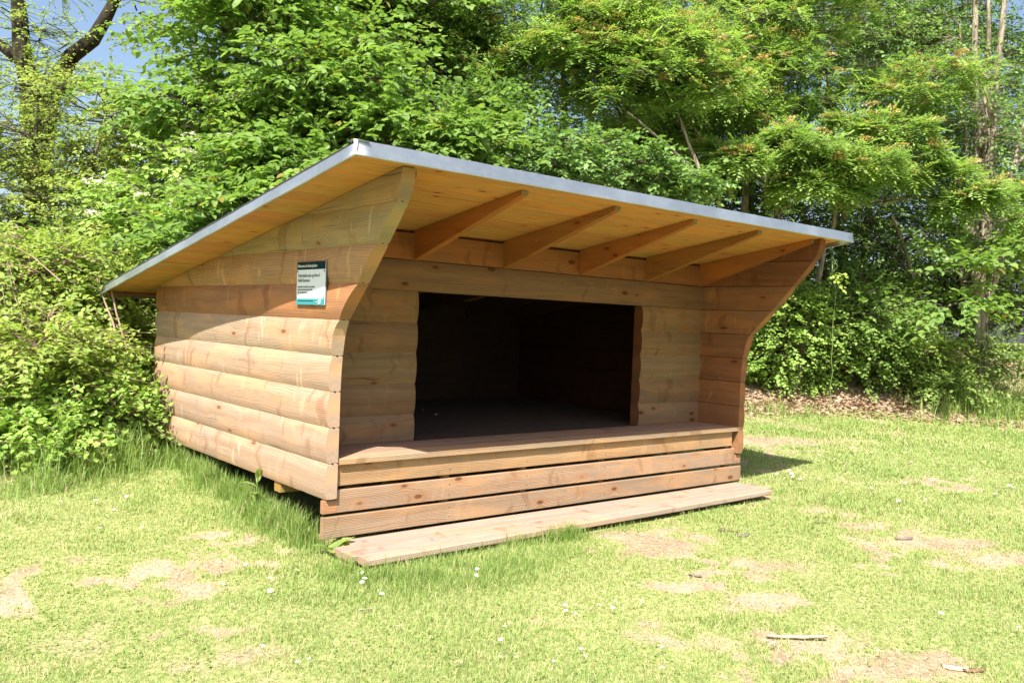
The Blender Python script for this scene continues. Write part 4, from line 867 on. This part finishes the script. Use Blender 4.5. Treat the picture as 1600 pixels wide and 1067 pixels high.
# ------------------------------------------------------------------ daisies, one object each
def daisy_mesh(seed, rad):
    r_ = random.Random(seed); V = []; Fq = []; mi = []
    n = 15
    for i in range(n):
        a = 2*PI*i/n; w_ = .17; b = len(V); z = r_.uniform(-.0008, .0016)
        for rr, da, dz in ((.35, -w_*.6, 0), (.35, w_*.6, 0), (.85, w_, 1), (1, 0, .8), (.85, -w_, 1)):
            V.append((math.cos(a+da)*rr*rad, math.sin(a+da)*rr*rad, .0005+z*dz+rad*.12*rr))
        Fq.append((b, b+1, b+2, b+3, b+4)); mi.append(0)
    b = len(V)
    for i in range(8): V.append((math.cos(i*PI/4)*rad*.36, math.sin(i*PI/4)*rad*.36, rad*.1))
    V.append((0, 0, rad*.28))
    for i in range(8): Fq.append((b+i, b+(i+1) % 8, b+8)); mi.append(1)
    b = len(V)
    for z in (-.035, 0):
        for i in range(3): V.append((math.cos(i*2.1)*.0009, math.sin(i*2.1)*.0009, z))
    for i in range(3): Fq.append((b+i, b+(i+1) % 3, b+3+(i+1) % 3, b+3+i)); mi.append(2)
    me = bpy.data.meshes.new('daisy'); me.from_pydata(V, [], Fq)
    for m in ('petal', 'disc', 'stem'): me.materials.append(M[m])
    me.polygons.foreach_set('material_index', mi); me.update(); return me
M['petal'] = simple('daisy_petal', (.86, .86, .84), .6, .03); M['disc'] = simple('daisy_disc', (.75, .52, .05), .7, .1)
dm = [daisy_mesh(i, q) for i, q in enumerate((.011, .013, .009, .012))]
DP = [(222, 834), (350, 848), (366, 842), (140, 784), (162, 804), (149, 792), (197, 785), (156, 835), (203, 836), (338, 849), (343, 888), (383, 892), (463, 901), (397, 911), (421, 914), (422, 934), (348, 925), (362, 955), (54, 939),
      (566, 908), (570, 916), (565, 921), (596, 942), (622, 990), (410, 1023), (448, 1049), (465, 1050), (482, 1046), (94, 792), (178, 805), (871, 838), (745, 899), (744, 908), (788, 992), (1002, 954), (884, 964), (883, 957), (900, 955), (899, 972), (936, 958),
      (961, 951), (957, 962), (714, 1047), (796, 1036), (806, 1041), (781, 1042), (865, 1047), (1034, 1024), (914, 1040), (907, 1026), (782, 1012), (965, 903), (990, 955), (1124, 1034), (1220, 951), (1291, 950), (1207, 1021), (1055, 1057), (1034, 1060), (1470, 970), (1565, 880), (1577, 870), (1591, 992), (1374, 1031),
      (1236, 746), (1238, 750), (1233, 741), (1213, 747), (1265, 757), (1272, 759), (1280, 755), (1250, 754), (1312, 779), (1361, 769), (1393, 776), (1403, 771), (1395, 780), (1413, 761), (1404, 788), (1446, 788), (1424, 727), (1442, 728), (1414, 705), (1414, 711), (1457, 755), (1459, 762), (1491, 736), (1503, 737),
      (1498, 774), (1520, 742), (1556, 737), (1575, 719), (1576, 765), (1583, 767), (1555, 779), (1563, 772), (1384, 712), (1372, 713), (1361, 711), (1353, 713), (1334, 709), (1314, 707), (1312, 718), (1280, 717), (1281, 713), (1249, 696), (1230, 699), (1341, 681), (1220, 704), (1186, 698), (1393, 727), (1478, 700), (1540, 700), (1560, 690), (1520, 720), (1350, 740), (1370, 735), (1595, 826)]
rd = random.Random(5)
for i, (px, py) in enumerate(DP):
    P = ghit(px, py); o = bpy.data.objects.new('daisy', dm[rd.randrange(4)]); COL.objects.link(o); far = math.dist(P, CAMP) > 7.5
    o.location = (P[0], P[1], P[2]+rd.uniform(.028, .04)); s_ = rd.uniform(.8, 1.1)*(1.3 if far else 1.0); o.scale = (s_, s_, s_ if not far else 1)
    o.rotation_euler = (rd.gauss(.10, .25)-.2, rd.gauss(-.15, .2), rd.uniform(0, 6))
    tag(o, 'small white daisy with a yellow eye flowering in the lawn', 'daisy', 'daisies dotted over the lawn')

# ------------------------------------------------------------------ weeds by the wall and step
def big_leaf(base, ax, nrm, L, Wd, fold=.3, droop=.3, wavy=.06, ns=8, seed=0):
    r_ = random.Random(seed); ax = Vector(ax).normalized(); nrm = Vector(nrm); sd = nrm.cross(ax).normalized(); nrm = ax.cross(sd).normalized(); V = []
    for i in range(ns+1):
        t = i/ns; w_ = Wd*.5*(math.sin(PI*min(1, t**.75*.97+.03))**.8); c = Vector(base)+ax*L*(t-.12*t*t)-nrm*L*droop*t*t
        for k in (-1, -.5, 0, .5, 1):
            V.append(tuple(c+sd*w_*k+nrm*(w_*fold*abs(k)+wavy*Wd*math.sin(t*17+k*3)*abs(k)*r_.uniform(.6, 1.3))))
    Fq = [(i*5+j, i*5+j+1, i*5+j+6, i*5+j+5) for i in range(ns) for j in range(4)]
    return np.array(V), [np.array(Fq)]
def rosette(name, label, px, py, leaves, mat='herb', seed=0, z=0):
    P = ghit(px, py); root = empty(name, P+np.array([0, 0, z]), label, 'plant'); rr = random.Random(seed)
    for (az, el, L, Wd, hb) in leaves:
        ax = (math.cos(az)*math.cos(el), math.sin(az)*math.cos(el), math.sin(el)); b = P+np.array([0, 0, z+hb])
        if hb > .02:
            V, Fs = sticks(P, b+np.array(ax)*.02, .004, .003, 5); link('stalk', np_mesh('stalk', V, Fs), M['stem'], root)
        V, Fs = big_leaf(b, ax, (-math.cos(az)*math.sin(el), -math.sin(az)*math.sin(el), math.cos(el)), L, Wd, seed=rr.random())
        link('leaf', np_mesh('leaf', V, Fs, tone=np.full(len(V), rr.uniform(.2, .8)), smooth=True), M[mat], root)
    return root
rosette('dock_plant', 'broad crinkled dock leaves pressed against the left end of the lowest riser board', 517, 866,
        [(-.5, .95, .17, .10, .0), (-.9, .30, .16, .085, .03), (.3, .9, .14, .08, .0), (-2.0, .45, .14, .07, .02), (2.9, .6, .13, .06, .02), (-1.4, .6, .13, .07, .02)], seed=1)
rosette('dock_plant', 'upright weed with curled narrow leaves before the gap under the left wall', 400, 800,
        [(.5, 1.0, .13, .04, .18), (2.5, .6, .12, .04, .15), (4.2, .5, .13, .045, .11), (-.5, .3, .14, .05, .06), (1.6, .5, .13, .045, .07), (3.3, -.2, .12, .045, .03), (5.4, -.1, .14, .05, .02), (4.6, 1.2, .12, .035, .20), (-1.6, -.5, .13, .05, .10)], seed=2)
rosette('dock_plant', 'small leafy weed in the grass left of the gap under the wall', 300, 752, [(i*1.05, .35, .08, .035, .02) for i in range(6)], seed=3)
rosette('burdock_plant', 'single large pale leaf lying on the long grass before the brambles', 100, 712, [(-.55, .08, .22, .10, .06), (.6, .3, .10, .05, .03), (2.2, .3, .12, .05, .02)], seed=4)
rosette('plantain_plant', 'flat leafy weed at the grassy end of the dark gap near the step', 450, 812, [(i*.9+.3, .35, .07, .03, .02) for i in range(7)], seed=5)
rosette('plantain_plant', 'low broad-leaved weed in front of the long edge of the step', 840, 858, [(i*.9, .3, .045, .025, .0) for i in range(7)], seed=6)
rosette('broadleaf_weed', 'large leaved weed at the foot of the yellow-green bush on the right', 1448, 592, [(-1.2, .5, .30, .16, .2), (.2, .6, .28, .15, .25), (-2.4, .4, .26, .14, .15), (1.6, .5, .25, .13, .1), (-.6, -.1, .24, .12, .1)], seed=7)
# climbing shoot on the back corner of the left wall
P0 = np.array([-.05, 2.88, -.02]); root = empty('climbing_shoot', P0, 'thin climbing shoot with pale leaves on the back corner of the left wall', 'plant')
P = curve_pts(P0, (-.045, 2.83, .72), 10, 0, .06); V, Fs = tube(P, np.linspace(.004, .0015, 10), 5); link('stem', np_mesh('stem', V, Fs), M['stem'], root)
r = np.random.default_rng(9)
for i in range(16):
    q = P[1+i//2]; a = r.uniform(2.2, 5.2); V, Fs = big_leaf(q+r.normal(0, .01, 3), (math.cos(a), math.sin(a), r.uniform(-.4, .5)), (-.4, -.5, .8), r.uniform(.05, .085), r.uniform(.04, .065), .2, .2, .03, 4, i)
    link('leaf', np_mesh('leaf', V, Fs, tone=np.full(len(V), r.uniform(.3, 1)*.9), smooth=True), M['bramble'], root)

# ------------------------------------------------------------------ debris on the lawn
def flake(name, label, cat, px, py, L, Wd, th, az, mat, seed=0, n=7, curl=.08, lift=.006, group=None):
    r_ = random.Random(seed); P = ghit(px, py); top = []; d = (math.cos(az), math.sin(az)); s_ = (-d[1], d[0])
    for i in range(n+1):
        t = i/n; w_ = Wd*.5*(1-abs(2*t-1)**3*.55)*r_.uniform(.75, 1.15); z = lift+L*curl*(t-.5)**2*4*.5+r_.uniform(-.001, .002); x_ = (t-.5)*L
        for k in (-1, 0, 1):
            top.append((P[0]+d[0]*x_+s_[0]*w_*k, P[1]+d[1]*x_+s_[1]*w_*k, P[2]+z-abs(k)*Wd*.12+r_.uniform(0, .002)))
    Fq = [(i*3+j, i*3+j+1, i*3+j+4, i*3+j+3) for i in range(n) for j in range(2)]
    o = link(name, np_mesh(name, np.array(top), [np.array(Fq)]), M[mat]); md = o.modifiers.new('s', 'SOLIDIFY'); md.thickness = th; md.offset = -1
    return tag(o, label, cat, group)
flake('broken_stick', 'bleached pointed splinter of wood lying in the grass at the lower right', 'stick', 1245, 1001, .27, .020, .010, -.62, 'driftwood', 1, 9, .02, .010)
flake('wood_chip', 'pale flat piece of wood on the bare soil in the lower right corner', 'wood chip', 1492, 1045, .10, .05, .006, -.9, 'driftwood', 2, 3, .05)
flake('bark_piece', 'curled bark piece right beside the pale wood chip in the lower right', 'bark', 1522, 1050, .10, .035, .005, -.5, 'litter', 3, 5, .08)
flake('bark_piece', 'blackest bark flake of the scatter on bare soil right of the step', 'bark', 1160, 838, .10, .05, .006, -.3, 'charred', 4, 5, .08, .008)
flake('bark_piece', 'small dark bark flake nearest the step in the scatter on bare soil', 'bark', 1128, 829, .07, .035, .006, .3, 'charred', 5, 4, .08, .007)
flake('bark_piece', 'thin grey bark strip between the two dark flakes right of the step', 'bark', 1146, 832, .09, .02, .004, -.9, 'litter', 6, 5, .08)
flake('bark_piece', 'dark curled leaf-like flake alone on the lawn at the far right', 'bark', 1412, 843, .13, .05, .005, -.5, 'charred', 7, 5, .08, .008)
flake('bark_piece', 'small dark flake left of the bare patches below the step', 'bark', 1086, 901, .07, .025, .004, -1.0, 'charred', 8, 4, .08, .007)
flake('twig', 'straw-coloured twig in the grass below the left end of the step', 'twig', 572, 960, .07, .004, .003, -.3, 'driftwood', 9, 4, .05, .02)
flake('bark_piece', 'short brown bark crumb by a tuft in the right-hand lawn', 'bark', 1283, 818, .09, .02, .004, -.6, 'charred', 10, 4, .08, .007)
for i, (lab, x_, y_) in enumerate([('brightest white paper scrap on the dark shelter floor', 1.75, 2.35), ('white scrap second from the left on the dark floor', 1.90, 2.30), ('tiny white scrap left on the dark floor by the left wall', 1.0, 2.1), ('grey scrap nearest the opening on the dark floor', 1.85, 1.6), ('pale scrap in the middle of the dark floor', 1.95, 1.95)]):
    r_ = random.Random(i); V = [(x_+r_.uniform(-.02, .02), y_+r_.uniform(-.02, .02), FZ-.004+r_.uniform(0, .02)) for _ in range(5)]
    me = bpy.data.meshes.new('paper_scrap'); me.from_pydata(V, [], [(0, 1, 2), (0, 2, 3), (0, 3, 4)]); me.update(); o = link('paper_scrap', me, M['petal']); tag(o, lab, 'scrap')
